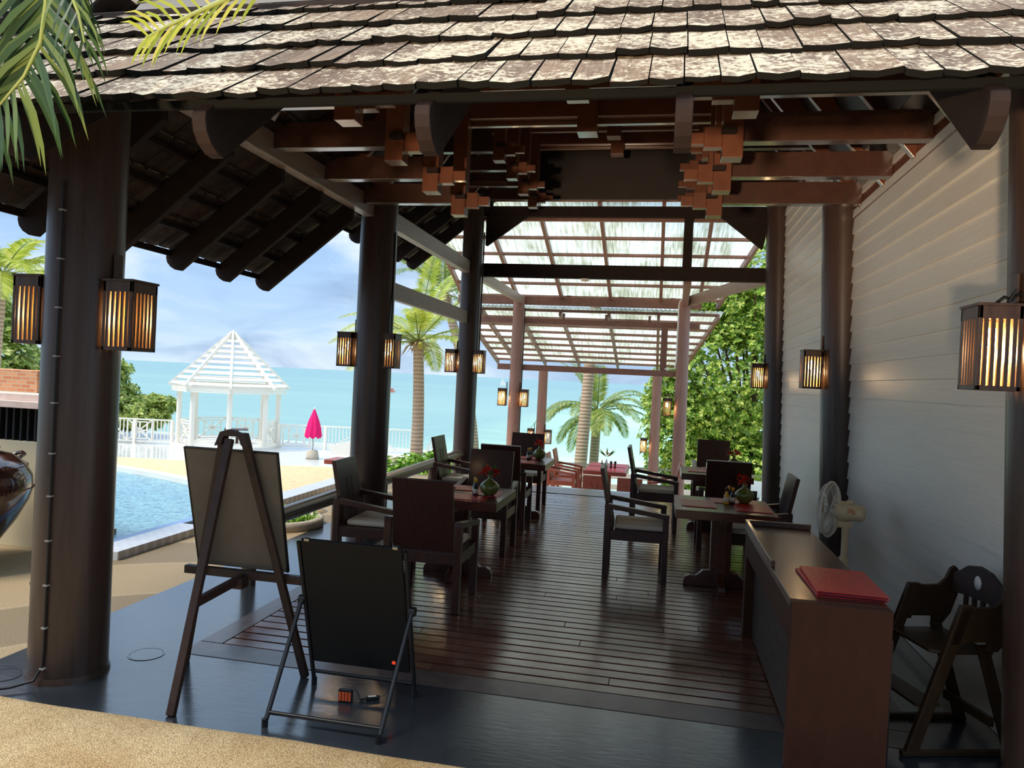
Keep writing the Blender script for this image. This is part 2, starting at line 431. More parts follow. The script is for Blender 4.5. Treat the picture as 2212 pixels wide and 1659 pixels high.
# front pebble step: edge slightly wavy and rounded
vs, fs = [], []
nx = 150
prof = [(-14, .05), (0, .05), (2.4, .05), (3.02, .05), (3.06, .045), (3.085, .03), (3.10, .0), (3.10, -.2)]
for i in range(nx + 1):
    x = -12 + 19.0 * i / nx
    w = .005 * math.sin(x * 3.1) + .004 * math.sin(x * 7.7 + 1)
    for k, (yy, zz) in enumerate(prof):
        vs.append((x, yy + (w if k > 2 else 0), zz))
P = len(prof)
for i in range(nx):
    for k in range(P - 1):
        fs.append((i * P + k, (i + 1) * P + k, (i + 1) * P + k + 1, i * P + k + 1))
m = MB(); m.add(vs, fs, 0, True)
struct(m.build('ground_front', M['pebble']), 'cream washed-pebble step along the front edge', 'ground')
m = MB()
m.box(-4.46, -3.54, 2.9, 12.1, -.3, -.006)
m.box(-14, -4.46, 2.9, 5.55, -.3, -.006); m.box(-14, -5.3, 5.55, 6.6, -.3, -.006)
struct(m.build('ground_side', M['pebble2']), 'tan washed-pebble ground with curved bands beside the pavilion', 'ground')
# pool terrace with a rounded pool
pool = [(-4.93, 5.56), (-4.95, 6.6), (-5.0, 7.6), (-5.35, 8.5), (-5.9, 9.15), (-6.6, 9.6), (-7.4, 9.95), (-8.3, 10.25), (-9.4, 10.5), (-11, 10.7), (-14, 10.8), (-14, 6.6), (-5.4, 6.6), (-5.3, 5.56)]
far = [(-4.46, 12.1), (-5.7, 12.15), (-6.9, 11.75), (-8.1, 11.6), (-9.4, 11.45), (-11.5, 11.6), (-14, 11.8)]
m = MB()
inner = [(-4.74, 5.56), (-4.74, 8.1)] + pool[3:11]
# fan between pool edge and far edge
outer = [(-4.46, 5.56), (-4.46, 8.1), (-4.46, 9.5), (-4.46, 12.1), (-5.7, 12.15), (-6.9, 11.75), (-8.1, 11.6), (-9.4, 11.45), (-11.5, 11.6), (-14, 11.8)]
n = min(len(inner), len(outer))
for i in range(n - 1):
    a, b, c, d = inner[i], inner[i + 1], outer[i + 1], outer[i]
    m.add([(*a, -.006), (*b, -.006), (*c, -.006), (*d, -.006)], [(0, 1, 2, 3)])
for i in range(len(outer) - 1):
    a, b = outer[i], outer[i + 1]
    m.add([(*a, -.006), (*b, -.006), (*b, -2.2), (*a, -2.2)], [(0, 1, 2, 3)])
struct(m.build('ground_pool_terrace', M['tan'], fix=False), 'tan terrace curving round the far side of the pool', 'ground')
m = MB()
for i in range(2, 10):
    a, b = pool[i], pool[i + 1]
    da = Vector((b[0] - a[0], b[1] - a[1])).normalized(); nn = Vector((da.y, -da.x)) * .16
    m.add([(*a, .02), (*b, .02), (b[0] + nn.x, b[1] + nn.y, .02), (a[0] + nn.x, a[1] + nn.y, .02), (*a, -.2), (*b, -.2), (b[0] + nn.x, b[1] + nn.y, -.02), (a[0] + nn.x, a[1] + nn.y, -.02)], [(0, 1, 2, 3), (0, 4, 5, 1), (3, 2, 6, 7)])
struct(m.build('trim_pool_rim', M['white'], fix=False), 'white curved rim along the far edge of the pool', 'pool rim')
m = MB(); m.add([(*p, -.05) for p in pool], [tuple(range(len(pool)))])
struct(m.build('pool_water', M['pool']), 'light blue rippled water of the swimming pool', 'pool')
m = MB()
m.box(-4.93, -4.80, 5.2, 8.2, -.3, .03)
struct(m.build('trim_pool_edge', M['pooltile'], bevel=.01), 'blue tiled inner edge strip of the pool', 'pool edge')
m = MB(); m.box(-4.72, -4.44, 5.56, 6.78, -.2, .07); m.box(-4.78, -4.50, 7.7, 11.6, -.2, .07)
struct(m.build('trim_pool_coping', [M['coping']], bevel=.008), 'pale wet tiled ledge in front of the pool', 'ledge')
m = MB(); m.box(-4.80, -4.72, 5.5, 8.2, -.3, -.03)
struct(m.build('trim_pool_gutter', M['dark']), 'dark gutter slot between pool edge and ledge', 'gutter')

# lower terraces, far deck, sea
m = MB(); m.box(-4.6, 4.5, 12.0, 14.1, -1.3, -.97); m.box(-4.6, 4.5, 14.1, 16.8, -1.3, -.72)
struct(m.build('floor_lower_terrace', M['tan']), 'tan floor of the lower dining terrace beyond the deck', 'terrace')
m = MB(); m.box(-9.5, 4.5, 16.8, 21.3, -2.4, -1.86); m.box(-9.5, -4.6, 12.15, 16.8, -2.4, -1.9)
struct(m.build('floor_bottom_terrace', M['tan']), 'tan floor of the lowest terrace near the sea', 'terrace')
m = MB(); m.box(-34, -9.5, 12.0, 34, -2.4, -1.9)
struct(m.build('floor_pool_deck', M['tile']), 'wet white tiled deck around the white gazebo', 'terrace')
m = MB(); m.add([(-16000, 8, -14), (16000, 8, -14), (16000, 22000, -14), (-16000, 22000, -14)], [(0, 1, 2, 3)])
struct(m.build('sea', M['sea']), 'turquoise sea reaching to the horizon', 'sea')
m = MB(); m.add([(-40, 34, -2.4), (-9.5, 34, -2.4), (-9.5, 44, -14.2), (-46, 44, -14.2)], [(0, 1, 2, 3)]); m.add([(-9.5, 21.3, -2.3), (8, 21.3, -2.3), (12, 38, -14.2), (-9.5, 38, -14.2)], [(0, 1, 2, 3)])
struct(m.build('terrain_slope', M['bush']), 'green slope falling to the sea below the terraces', 'slope')

# right wall of lap boards, leaning in slightly
def wallx(z): return 1.785 - .027 * z
m = MB()
h = .152
def lap(y0, y1, ztop):
    k = 0
    while k * h < ztop:
        z0, z1 = k * h, min((k + 1) * h, ztop)
        a = wallx(z0) - .019; b = wallx(z1) - .002
        m.add([(a, y0, z0), (a, y1, z0), (b, y1, z1), (b, y0, z1), (a + .02, y0, z0), (a + .02, y1, z0)], [(0, 1, 2, 3), (0, 4, 5, 1)])
        k += 1
lap(3.4, 7.62, 3.62); lap(7.62, 12.0, 4.55)
m.box(1.80, 1.92, 3.4, 7.62, 0, 3.6); m.box(1.80, 1.92, 7.62, 12.0, 0, 4.5)
struct(m.build('wall_right', M['wall'], fix=False), 'white lap-board wall along the right side', 'wall')

# ------------------------------------------------------------------ columns
def column(x, y, z0, z1, r, lean, mat, label, n=28, taper=.97):
    m = MB()
    m.tube([(x, y, z0), (x - lean * .5, y, (z0 + z1) / 2), (x - lean, y, z1)], [r, r * (1 + taper) / 2, r * taper], n)
    o = m.build('column', mat)
    return tag(o, label, 'column', 'round timber columns')
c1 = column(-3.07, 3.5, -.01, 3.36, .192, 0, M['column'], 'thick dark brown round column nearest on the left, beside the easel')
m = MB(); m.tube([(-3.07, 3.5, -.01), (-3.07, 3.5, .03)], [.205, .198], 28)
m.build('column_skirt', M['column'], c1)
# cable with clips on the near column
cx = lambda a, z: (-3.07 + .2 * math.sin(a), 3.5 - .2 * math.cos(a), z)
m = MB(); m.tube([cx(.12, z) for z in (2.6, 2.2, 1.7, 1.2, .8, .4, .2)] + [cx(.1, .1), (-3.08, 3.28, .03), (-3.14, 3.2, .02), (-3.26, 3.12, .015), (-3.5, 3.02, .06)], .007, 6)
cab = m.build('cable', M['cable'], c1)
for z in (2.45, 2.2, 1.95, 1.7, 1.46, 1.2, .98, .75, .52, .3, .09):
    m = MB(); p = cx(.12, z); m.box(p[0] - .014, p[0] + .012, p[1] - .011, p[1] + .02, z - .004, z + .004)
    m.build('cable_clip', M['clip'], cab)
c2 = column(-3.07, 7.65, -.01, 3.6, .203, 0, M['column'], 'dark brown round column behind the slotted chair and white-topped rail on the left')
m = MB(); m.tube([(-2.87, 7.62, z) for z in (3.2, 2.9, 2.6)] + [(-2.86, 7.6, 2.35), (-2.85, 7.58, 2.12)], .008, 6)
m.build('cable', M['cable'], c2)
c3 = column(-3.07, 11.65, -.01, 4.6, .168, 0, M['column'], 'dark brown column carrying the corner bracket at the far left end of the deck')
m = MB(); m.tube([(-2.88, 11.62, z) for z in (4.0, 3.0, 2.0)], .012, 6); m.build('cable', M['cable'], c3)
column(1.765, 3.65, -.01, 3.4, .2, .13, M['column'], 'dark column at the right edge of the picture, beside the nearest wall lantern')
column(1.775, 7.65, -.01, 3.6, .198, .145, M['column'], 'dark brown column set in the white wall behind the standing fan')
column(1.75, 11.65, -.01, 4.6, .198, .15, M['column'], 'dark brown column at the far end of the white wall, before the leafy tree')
def pcol(x, y, z0, z1, r, label, lean=0.0):
    return column(x, y, z0, z1, r, lean, M['pcolumn'], label, 22, .9)
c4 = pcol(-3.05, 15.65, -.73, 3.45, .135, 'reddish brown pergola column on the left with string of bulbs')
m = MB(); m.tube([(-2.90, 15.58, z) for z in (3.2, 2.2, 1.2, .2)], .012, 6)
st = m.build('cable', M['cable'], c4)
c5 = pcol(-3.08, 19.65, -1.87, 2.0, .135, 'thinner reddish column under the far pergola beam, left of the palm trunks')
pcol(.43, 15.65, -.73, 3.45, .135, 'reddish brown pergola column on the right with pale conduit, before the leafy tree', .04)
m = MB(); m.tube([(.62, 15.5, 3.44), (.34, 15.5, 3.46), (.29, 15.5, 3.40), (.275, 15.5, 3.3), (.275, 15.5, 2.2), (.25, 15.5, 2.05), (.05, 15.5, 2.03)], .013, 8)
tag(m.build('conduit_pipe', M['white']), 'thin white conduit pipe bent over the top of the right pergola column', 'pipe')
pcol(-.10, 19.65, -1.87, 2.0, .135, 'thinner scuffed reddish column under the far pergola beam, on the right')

# ------------------------------------------------------------------ main roof
roof = thing('roof', 'weathered shingle roof of the pavilion with dark rafters and stepped timber frame', 'roof', (0, 0, 0), kind='structure')
TAN = .81; CO = math.cos(math.atan(TAN)); SI = math.sin(math.atan(TAN))
def shingles(P0, u, v, nrm, L, courses, w0, w1, expo, clip, seed, mats):
    rn = random.Random(seed); m = MB()
    P0, u, v, nrm = Vector(P0), Vector(u), Vector(v), Vector(nrm)
    for k in range(courses):
        s = -rn.uniform(0, w0)
        sag = .0
        while s < L:
            w = rn.uniform(w0, w1); s1 = min(s + w, L)
            c = P0 + u * (s + w / 2) + v * (k * expo + .1)
            if clip(c):
                a, b = s + .002, s1 - .003
                v0 = k * expo + rn.uniform(-.014, .014) + .008 * math.sin(s * 1.7 + k); v1 = (k + 1) * expo + .05
                t = rn.uniform(.016, .024); lift = .026 + rn.uniform(0, .008); cur = rn.uniform(.001, .008); tl = rn.uniform(-.004, .004)
                pts = []
                for (uu, vv, nn) in ((a, v0, lift + cur + tl), ((a + b) / 2, v0 - .004, lift), (b, v0, lift + cur - tl), (a, v1, .004), ((a + b) / 2, v1, .002), (b, v1, .004)):
                    pts.append(P0 + u * uu + v * vv + nrm * nn)
                top = [p + nrm * t for p in pts]
                m.add(pts + top, [(6, 7, 10, 9), (7, 8, 11, 10)], 0)
                n0 = len(m.v) - 12
                for f, mi in (((0, 1, 7, 6), 1), ((1, 2, 8, 7), 1), ((0, 6, 9, 3), 1), ((2, 5, 11, 8), 1), ((0, 3, 4, 1), 2), ((1, 4, 5, 2), 2)):
                    m.f.append(tuple(i + n0 for i in f)); m.m.append(mi); m.sm.append(False)
            s += w
    return m.build('roof_tiles', mats, roof)
tm = [M['shingle'], M['shingleedge'], M['under']]
shingles((-4.95, 2.45, 2.635), (1, 0, 0), (0, CO, SI), (0, -SI, CO), 8.05, 9, .1, .155, .312, lambda c: c.x > -4.3 or c.y > 3.5, 5, tm)
shingles((-4.18, 7.42, 2.635), (0, -1, 0), (CO, 0, SI), (-SI, 0, CO), 5.1, 6, .12, .18, .312, lambda c: (c.y - 2.45) > (c.x + 4.18) - .1, 6, tm)
shingles((-4.18, 12.15, 3.555), (0, -1, 0), (CO, 0, SI), (-SI, 0, CO), 4.6, 6, .12, .18, .312, lambda c: True, 7, tm)
# right slopes beyond the wall head
m = MB()
m.add([(2.8, 2.45, 2.66), (2.8, 7.5, 2.66), (1.5, 7.5, 3.71), (1.5, 3.6, 3.71)], [(0, 1, 2, 3)])
m.add([(2.8, 7.5, 3.58), (2.8, 12.15, 3.58), (1.5, 12.15, 4.63), (1.5, 7.5, 4.63)], [(0, 1, 2, 3)])
# steep upper pitches, tier one and tier two, and closing gables
XL, XR, XM = -2.9, 1.51, -.695
def steep(zb, y0, y1):
    zt = zb + (XM - XL) * 1.73
    m.add([(XL, y0, zb), (XL, y1, zb), (XM, y1, zt), (XM, y0, zt)], [(0, 1, 2, 3)])
    m.add([(XR, y0, zb), (XR, y1, zb), (XM, y1, zt), (XM, y0, zt)], [(0, 1, 2, 3)])
    return zt
z1 = steep(3.67, 3.6, 7.5); z2 = steep(4.60, 7.5, 12.15)
m.add([(-2.9, 3.58, 3.60), (1.6, 3.58, 3.60), (1.0, 5.6, 7.1), (-2.3, 5.6, 7.1)], [(0, 1, 2, 3)])
m.add([(-4.0, 7.5, 2.75), (XL, 7.5, 3.67), (XM, 7.5, z1), (XM, 7.5, z2), (XL, 7.5, 4.60), (-4.1, 7.5, 3.62)], [(0, 1, 2, 3, 4, 5)])
m.add([(2.7, 7.5, 2.75), (XR, 7.5, 3.67), (XM, 7.5, z1), (XM, 7.5, z2), (XR, 7.5, 4.60), (2.7, 7.5, 3.62)], [(0, 1, 2, 3, 4, 5)])
m.add([(XM, 12.1, z2), (-3.0, 12.1, 4.64), (1.6, 12.1, 4.64)], [(0, 1, 2)])
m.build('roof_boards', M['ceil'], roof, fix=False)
# rafters with rounded tails
def rafter_poly(a0, z0, length):
    tail = [(-.01, -.03), (-.012, -.06), (.0, -.10), (.03, -.135), (.075, -.16), (.12, -.165)]
    p = [(a0 + u, z0 + w) for u, w in tail]
    top = (a0 + length, z0 - .03 + TAN * (length + .01))
    return p + [(top[0], top[1] - .235), top]
XS = [-3.42, -2.55, -1.695, -.845, .03, .94, 1.62]
for x in XS:
    m = MB(); L = 1.2 if x > -2.9 else .75
    m.prism(rafter_poly(2.45, 2.645, L), 0, x - .028, x + .028)
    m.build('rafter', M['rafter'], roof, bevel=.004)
def side_rafter(y, z0, L):
    m = MB(); poly = rafter_poly(-4.18, z0, L)
    m.prism(poly, 1, y - .028, y + .028); m.build('rafter', M['rafter'], roof, bevel=.004)
for y in (3.45, 4.2, 4.95, 5.7, 6.42, 7.13): side_rafter(y, 2.645, 1.03)
for y in (7.85, 8.62, 9.4, 10.17, 10.94, 11.7): side_rafter(y, 3.565, 1.4)
for y, zz in ((5.0, 3.3), (5.75, 3.3), (6.5, 3.3), (7.2, 3.3), (8.4, 4.2), (9.2, 4.2), (10.0, 4.2), (10.8, 4.2)):   # right slope rafters rising from the wall head to the frame
    m = MB(); m.bar((1.75, y, zz + .15), (.45, y, zz + 1.75), .056, .2); m.build('rafter', M['beam'], roof, bevel=.004)
    m = MB(); m.bar((-2.95, y, zz + .25), (-1.9, y, zz + 1.75), .056, .2); m.build('rafter', M['beam'], roof, bevel=.004)
# hip rafter at front left
m = MB(); m.bar((-4.15, 2.48, 2.52), (-2.95, 3.66, 3.45), .08, .2); m.build('hip_rafter', M['rafter'], roof, bevel=.004)
# battens under the tiles
def batten(a, b): 
    m = MB(); m.bar(a, b, .05, .03); m.build('batten', M['rafter'], roof)
for k in range(1, 6):
    v = -.02 + k * .312
    yy, zz = 2.45 + v * CO, 2.615 + v * SI
    batten((-4.18 + (yy - 2.45), yy, zz), (2.7, yy, zz))
    xx = -4.18 + v * CO; batten((xx, 2.45 + v * CO, zz), (xx, 7.4, zz))
    batten((xx, 7.6, zz + .92), (xx, 12.1, zz + .92))
# eave boards
m = MB(); m.bar((-4.2, 2.50, 2.66), (2.7, 2.50, 2.66), .02, .03); m.build('eave_board', M['shingleedge'], roof)
m = MB(); m.bar((-4.155, 2.5, 2.625), (-4.155, 7.42, 2.625), .02, .05); m.build('eave_board', M['rafter'], roof)
m = MB(); m.bar((-4.155, 7.6, 3.545), (-4.155, 12.12, 3.545), .02, .05); m.build('eave_board', M['rafter'], roof)
# long side beams carried by the columns
def beam(name, x0, x1, y0, y1, za, zb, mat, bev=.006):
    m = MB(); m.box(x0, x1, y0, y1, za, zb); return m.build(name, mat, roof, bevel=bev)
beam('side_beam', -3.17, -3.06, 3.3, 7.86, 3.335, 3.53, M['greybeam'])
beam('side_beam', -3.17, -3.06, 7.87, 11.82, 3.335, 3.53, M['greybeam'])
beam('low_side_beam', -3.14, -3.06, 7.87, 11.82, 2.54, 2.735, M['greybeam'])
beam('side_beam', 1.682, 1.80, 3.3, 7.8, 3.335, 3.53, M['beam'])
beam('side_beam', 1.66, 1.78, 7.8, 11.7, 4.28, 4.48, M['beam'])
beam('side_beam', -3.17, -3.06, 7.7, 12.0, 4.28, 4.46, M['rafter'])
beam('end_beam', -3.12, 1.56, 11.93, 12.05, 3.345, 3.56, M['rafter'])
beam('high_end_beam', -3.1, 1.7, 11.94, 12.04, 4.33, 4.50, M['rafter'])
beam('high_end_beam', -3.1, 1.7, 12.06, 12.11, 4.29, 4.36, M['pbeam'])
beam('end_post', .235, .375, 11.95, 12.04, 3.56, 4.34, M['rafter'])
beam('front_beam', -3.1, 1.75, 3.45, 3.56, 3.335, 3.53, M['rafter'])
beam('end_panel', -3.05, 1.6, 12.06, 12.09, 4.64, 5.9, M['ceil'])
# corner brackets
m = MB(); m.prism([(-2.93, 3.85), (-2.9, 3.84), (-2.26, 4.31), (-2.26, 4.34), (-2.93, 4.34)], 1, 11.90, 11.96); m.build('corner_bracket', M['rafter'], roof, bevel=.004)
m = MB(); m.prism([(1.42, 3.85), (1.40, 3.84), (.80, 4.31), (.80, 4.34), (1.5, 4.34)], 1, 11.90, 11.96); m.build('corner_bracket', M['rafter'], roof, bevel=.004)
# stepped frames: tie beam, hanging posts with tenon and wedge, cross beam
def frame(y, dz, front_only=False):
    zt = 3.405 + dz
    for sx, xo, xp in ((-1, -3.06 if dz == 0 else -3.06, -2.045), (1, 1.68 if dz == 0 else 1.66, .40)):
        m = MB(); m.box(min(xo, xp), max(xo, xp), y + .06, y + .16, zt, zt + .20)
        tb = m.build('tie_beam', M['tie'], roof, bevel=.004)
        m = MB(); m.box(xp - .07, xp + .07, y, y + .14, 3.28 + dz, 4.40 + dz)
        p = m.build('hanging_post', M['beam'], roof, bevel=.004)
        m = MB(); i = -sx
        a, b, c = xp + i * .07, xp + i * .19, xp + i * .30
        m.box(min(a, b), max(a, b), y + .04, y + .12, zt - .045, zt + .10)
        m.box(min(b, c), max(b, c), y + .05, y + .11, zt - .02, zt + .065)
        m.build('tenon', M['beam'], p, bevel=.003)
        m = MB(); m.box(xp - .05 + i * .03, xp + .05 + i * .03, y - .05, y + .0, zt + .03, zt + .07)
        m.build('wedge', M['rafter'], p, bevel=.003)
    m = MB(); m.box(-2.115, .47, y + .03, y + .12, 4.23 + dz, 4.41 + dz)
    m.box(-2.1, .46, y + .14, y + .2, 4.19 + dz, 4.24 + dz)
    m.build('cross_beam', M['beam'], roof, bevel=.004)
    m = MB(); m.box(-.90, -.71, y - .04, y + .15, 4.06 + dz, 4.62 + dz)
    m.build('centre_block', M['beam'], roof, bevel=.004)
    if dz == 0: return
for y in (4.42, 5.3, 6.2, 7.1): frame(y, 0)
for y in (8.75, 9.55, 10.35, 11.15): frame(y, 1.02)
# purlins carried by the posts
for x in (-2.045, .40):
    beam('purlin', x - .05, x + .05, 4.3, 7.4, 4.43, 4.58, M['beam'])
    beam('purlin', x - .05, x + .05, 7.6, 12.0, 5.45, 5.6, M['beam'])

# ------------------------------------------------------------------ pergola with clear sheets
perg = thing('pergola', 'pergola of brown beams roofed with streaked clear ribbed sheets', 'pergola', (0, 0, 0))
def pbar(name, a, b, w, h, mat='pbeam', up=(0, 0, 1)):
    m = MB(); m.bar(a, b, w, h, up); return m.build(name, M[mat], perg, bevel=.004)
def p1z(y): return 3.55 - (y - 15.65) * .333
def p2z(y): return 2.99 - (y - 16.75) * .234
E1 = ((12.13, -4.2, 1.80), (16.02, -4.36, 1.10))      # near and far edge of the upper sheet
E2 = ((15.78, -4.39, 1.12), (20.15, -4.46, .58))     # near and far edge of the lower sheet
def ex(E, y):
    t = (y - E[0][0]) / (E[1][0] - E[0][0]); return E[0][1] + (E[1][1] - E[0][1]) * t, E[0][2] + (E[1][2] - E[0][2]) * t
for fz, E, xs, step in ((p1z, E1, (-3.11, -2.15, -1.12, -.09, .69), .60), (p2z, E2, (-3.9, -3.1, -2.18, -1.15, -.12, .45), .52)):
    y0, y1 = E[0][0] + .03, E[1][0] - .05
    for x in xs: pbar('sheet_rafter', (x, y0, fz(y0) - .07), (x, y1, fz(y1) - .07), .06, .12)
    for s_, k in ((1, 1), (-1, 2)): pbar('sheet_rafter', (E[0][k] + s_ * .04, y0, fz(y0) - .07), (E[1][k] + s_ * .04, y1, fz(y1) - .07), .06, .12)
    y = y0 + .1
    while y < y1:
        l, r = ex(E, y); pbar('batten', (l, y, fz(y)), (r, y, fz(y)), .05, .05, up=(0, .3, 1)); y += step
def sheet(fz, E, name):
    vs, fs = [], []; nx = 240
    for i in range(nx + 1):
        u = i / nx; dz = .012 * math.cos(2 * PI * u * 62)
        for (y, l, r) in E: vs.append((l - .08 + (r - l + .16) * u, y, fz(y) + .045 + dz))
    for i in range(nx): fs.append((2 * i, 2 * i + 2, 2 * i + 3, 2 * i + 1))
    m = MB(); m.add(vs, fs, 0, True); return m.build(name, M['sheet'], perg, fix=False)
sheet(p1z, E1, 'clear_sheet'); sheet(p2z, E2, 'clear_sheet')
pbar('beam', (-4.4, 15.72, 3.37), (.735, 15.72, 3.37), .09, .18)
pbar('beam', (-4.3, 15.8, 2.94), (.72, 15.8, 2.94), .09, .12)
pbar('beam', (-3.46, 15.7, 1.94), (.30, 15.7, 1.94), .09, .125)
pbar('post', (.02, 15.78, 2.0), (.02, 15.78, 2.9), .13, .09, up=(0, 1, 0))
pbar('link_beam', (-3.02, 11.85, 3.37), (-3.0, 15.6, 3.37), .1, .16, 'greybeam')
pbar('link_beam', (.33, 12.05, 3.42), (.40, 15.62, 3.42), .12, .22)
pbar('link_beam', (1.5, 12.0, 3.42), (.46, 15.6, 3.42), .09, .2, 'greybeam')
for x in (-2.0, -.9, .15):
    pbar('cleat', (x, 15.74, 3.46), (x, 15.74, 3.5), .1, .06, up=(0, 1, 0)); 
for x in (-2.1, -1.2, -.3):
    pbar('short_strut', (x, 15.8, 3.0), (x, 15.86, 3.12), .05, .05, up=(0, 1, 0))
pbar('beam', (-3.2, 19.65, 2.0), (.1, 19.65, 2.0), .1, .14)
m = MB(); m.lathe([(.0, -.045), (.05, -.04), (.075, -.015), (.08, 0)], 20, (-1.28, 11.99, 3.345))
tag(m.build('ceiling_lamp', M['white']), 'small round white lamp under the middle of the end beam', 'lamp')

# ------------------------------------------------------------------ wall lamps on the columns
def make_lamp():
    r = thing('wall_lamp', 'x', 'lamp')
    W, D, H0, H1 = .085, .10, -.18, .18
    m = MB()
    m.box(-W, W, -D, D, H1 - .055, H1); m.box(-W - .006, W + .006, -D - .006, D + .006, H1, H1 + .012)
    m.box(-W, W, -D, D, H0, H0 + .02)
    for x in (-W, W - .016):
        for y in (-D, D - .016): m.box(x, x + .016, y, y + .016, H0, H1)
    m.build('lamp_frame', M['lamp'], r, bevel=.002)
    m = MB()
    n = 6
    for i in range(n):
        y = -D + .016 + (2 * D - .032) * (i + .5) / n
        for s in (-1, 1):
            for a, b, mi in ((W - .008, W, 0), (W - .014, W - .008, 1)): m.box(min(s * a, s * b), max(s * a, s * b), y - .008, y + .008, H0 + .02, H1 - .055, mi)
    n = 5
    for i in range(n):
        x = -W + .016 + (2 * W - .032) * (i + .5) / n
        for s in (-1, 1):
            for a, b, mi in ((D - .008, D, 0), (D - .014, D - .008, 1)): m.box(x - .008, x + .008, min(s * a, s * b), max(s * a, s * b), H0 + .02, H1 - .055, mi)
    m.build('slats', [M['lamp'], M['lampin']], r)
    m = MB(); m.tube([(0, 0, H1 - .06), (0, 0, H1 - .09)], .018, 12)
    sk = m.build('lamp_holder', M['white'], r)
    m = MB(); m.lathe([(.0, -.085), (.022, -.08), (.024, -.04), (.02, 0)], 12, (0, 0, H1 - .09)); m.build('bulb', M['bulb'], sk)
    return r
lamp0 = make_lamp()
LAMPS = [
 (-3.07 - .27, 3.5, 1.94, -1, 'slatted wall lantern on the far side of the nearest left column, half hidden by it', 3.5),
 (-3.07 + .285, 3.5, 1.925, 1, 'slatted wall lantern on the right side of the nearest left column, before the cloudy sky', 3.5),
 (-3.07 - .285, 7.62, 1.92, -1, 'glowing slatted lantern on the left of the middle column, above the white railing', 7.62),
 (-3.07 + .20, 7.62, 1.92, 1, 'glowing slatted lantern on the right of the middle column, beside the palm trunk', 7.62),
 (-3.07 - .255, 11.62, 1.925, -1, 'lantern on the left of the column at the far left end of the deck', 11.62),
 (-3.07 + .20, 11.62, 1.925, 1, 'lantern on the right of the column at the far left end of the deck', 11.62),
 (1.395, 3.6, 1.925, -1, 'large slatted lantern with glowing bulb nearest on the white wall at right', 3.6),
 (1.405, 7.62, 1.915, -1, 'lantern on the wall column above the standing fan', 7.62),
 (1.395, 11.62, 1.90, -1, 'lantern on the far wall column, in front of the leafy tree', 11.62),
 (-3.05 - .255, 15.6, 1.285, -1, 'small lantern on the left of the pergola column that carries a string of bulbs', 15.6),
 (-3.05 + .215, 15.6, 1.28, 1, 'small lantern on the right of the pergola column that carries a string of bulbs', 15.6),
 (.43 - .29, 15.6, 1.255, -1, 'small lantern between the two right pergola columns, before dark leaves', 15.6),
 (-3.08 - .25, 19.6, .195, -1, 'tiny lantern on the left of the farthest left pergola column, low over the sea', 19.6),
 (-3.08 + .215, 19.6, .185, 1, 'tiny lantern on the right of the farthest left pergola column, low over the sea', 19.6),
 (-.10 - .27, 19.6, .125, -1, 'tiny lantern left of the scuffed farthest right pergola column', 19.6),
]
LO = []
for i, (x, y, z, s, lab, cy) in enumerate(LAMPS):
    o = place(lamp0, i == 0, (x, y, z), 0, lab, 'slatted wall lanterns on the columns')
    LO.append(o)
for i, (x, y, z, s, lab, cy) in enumerate(LAMPS):
    o = LO[i]
    m = MB(); m.box(-s * .085 - .004 if s > 0 else .083, -s * .083 + .004 if s > 0 else .093, -.03, .03, .02, .33)
    m.build('wall_bracket', M['lamp'], o, bevel=.002)
    L = bpy.data.lights.new('lantern_light', 'POINT'); L.energy = 4.8 if i != 6 else 6.5; L.color = (1, .70, .38); L.shadow_soft_size = .03
    lo = bpy.data.objects.new('lantern_light', L); COL.objects.link(lo); lo.parent = o; lo.location = (0, 0, -.02)
m = MB(); m.tube([(1.40, 3.58, 2.12), (1.43, 3.57, 2.15), (1.46, 3.57, 2.14), (1.49, 3.57, 2.17), (1.53, 3.6, 2.13)], .008, 6)
m.tube([(1.44, 3.56, 2.125), (1.47, 3.55, 2.18)], .007, 6)
tag(m.build('cable_knot', M['cable']), 'knotted black cable on top of the nearest wall lantern', 'cable')

# ------------------------------------------------------------------ chairs
def make_chair(mat, cushion, label):
    r = thing('dining_chair', label, 'chair')
    for x in (-.265, .265):
        m = MB(); m.box(x - .026, x + .026, -.275, -.222, 0, .645); m.build('leg', M[mat], r, bevel=.003)
        m = MB(); m.box(x - .026, x + .026, .225, .275, 0, .575); m.build('leg', M[mat], r, bevel=.003)
        m = MB(); m.bar((x, -.276, .638), (x, .276, .566), .056, .04); m.build('armrest', M[mat], r, bevel=.004)
    m = MB()
    m.box(-.24, .24, .225, .262, .345, .425); m.box(-.24, .24, -.265, -.23, .345, .425)
    for x in (-.265, .265): m.box(x - .018, x + .018, -.23, .23, .345, .425)
    m.box(-.245, .245, -.24, .235, .405, .428)
    m.build('seat', M[mat], r, bevel=.003)
    # backrest slab with two narrow grooves, leaning back
    m = MB(); m.box(-.225, .225, -.017, .017, 0, .56, 0)
    for x in (-.06, .035):
        for dx in (0, .034): m.box(x + dx, x + dx + .004, .0165, .0185, .06, .40, 1)
        m.box(x, x + .038, .0165, .0185, .398, .403, 1)
    m.xf(Matrix.Translation((0, -.205, .40)) @ Matrix.Rotation(R(11.5), 4, 'X'))
    m.build('backrest', [M[mat], M['groove']], r, bevel=.002)
    if cushion:
        m = MB(); m.box(-.225, .225, -.185, .245, .429, .478)
        m.build('cushion', M['cushion'], r, bevel=.02)
    return r
ch = make_chair('chair', True, '')
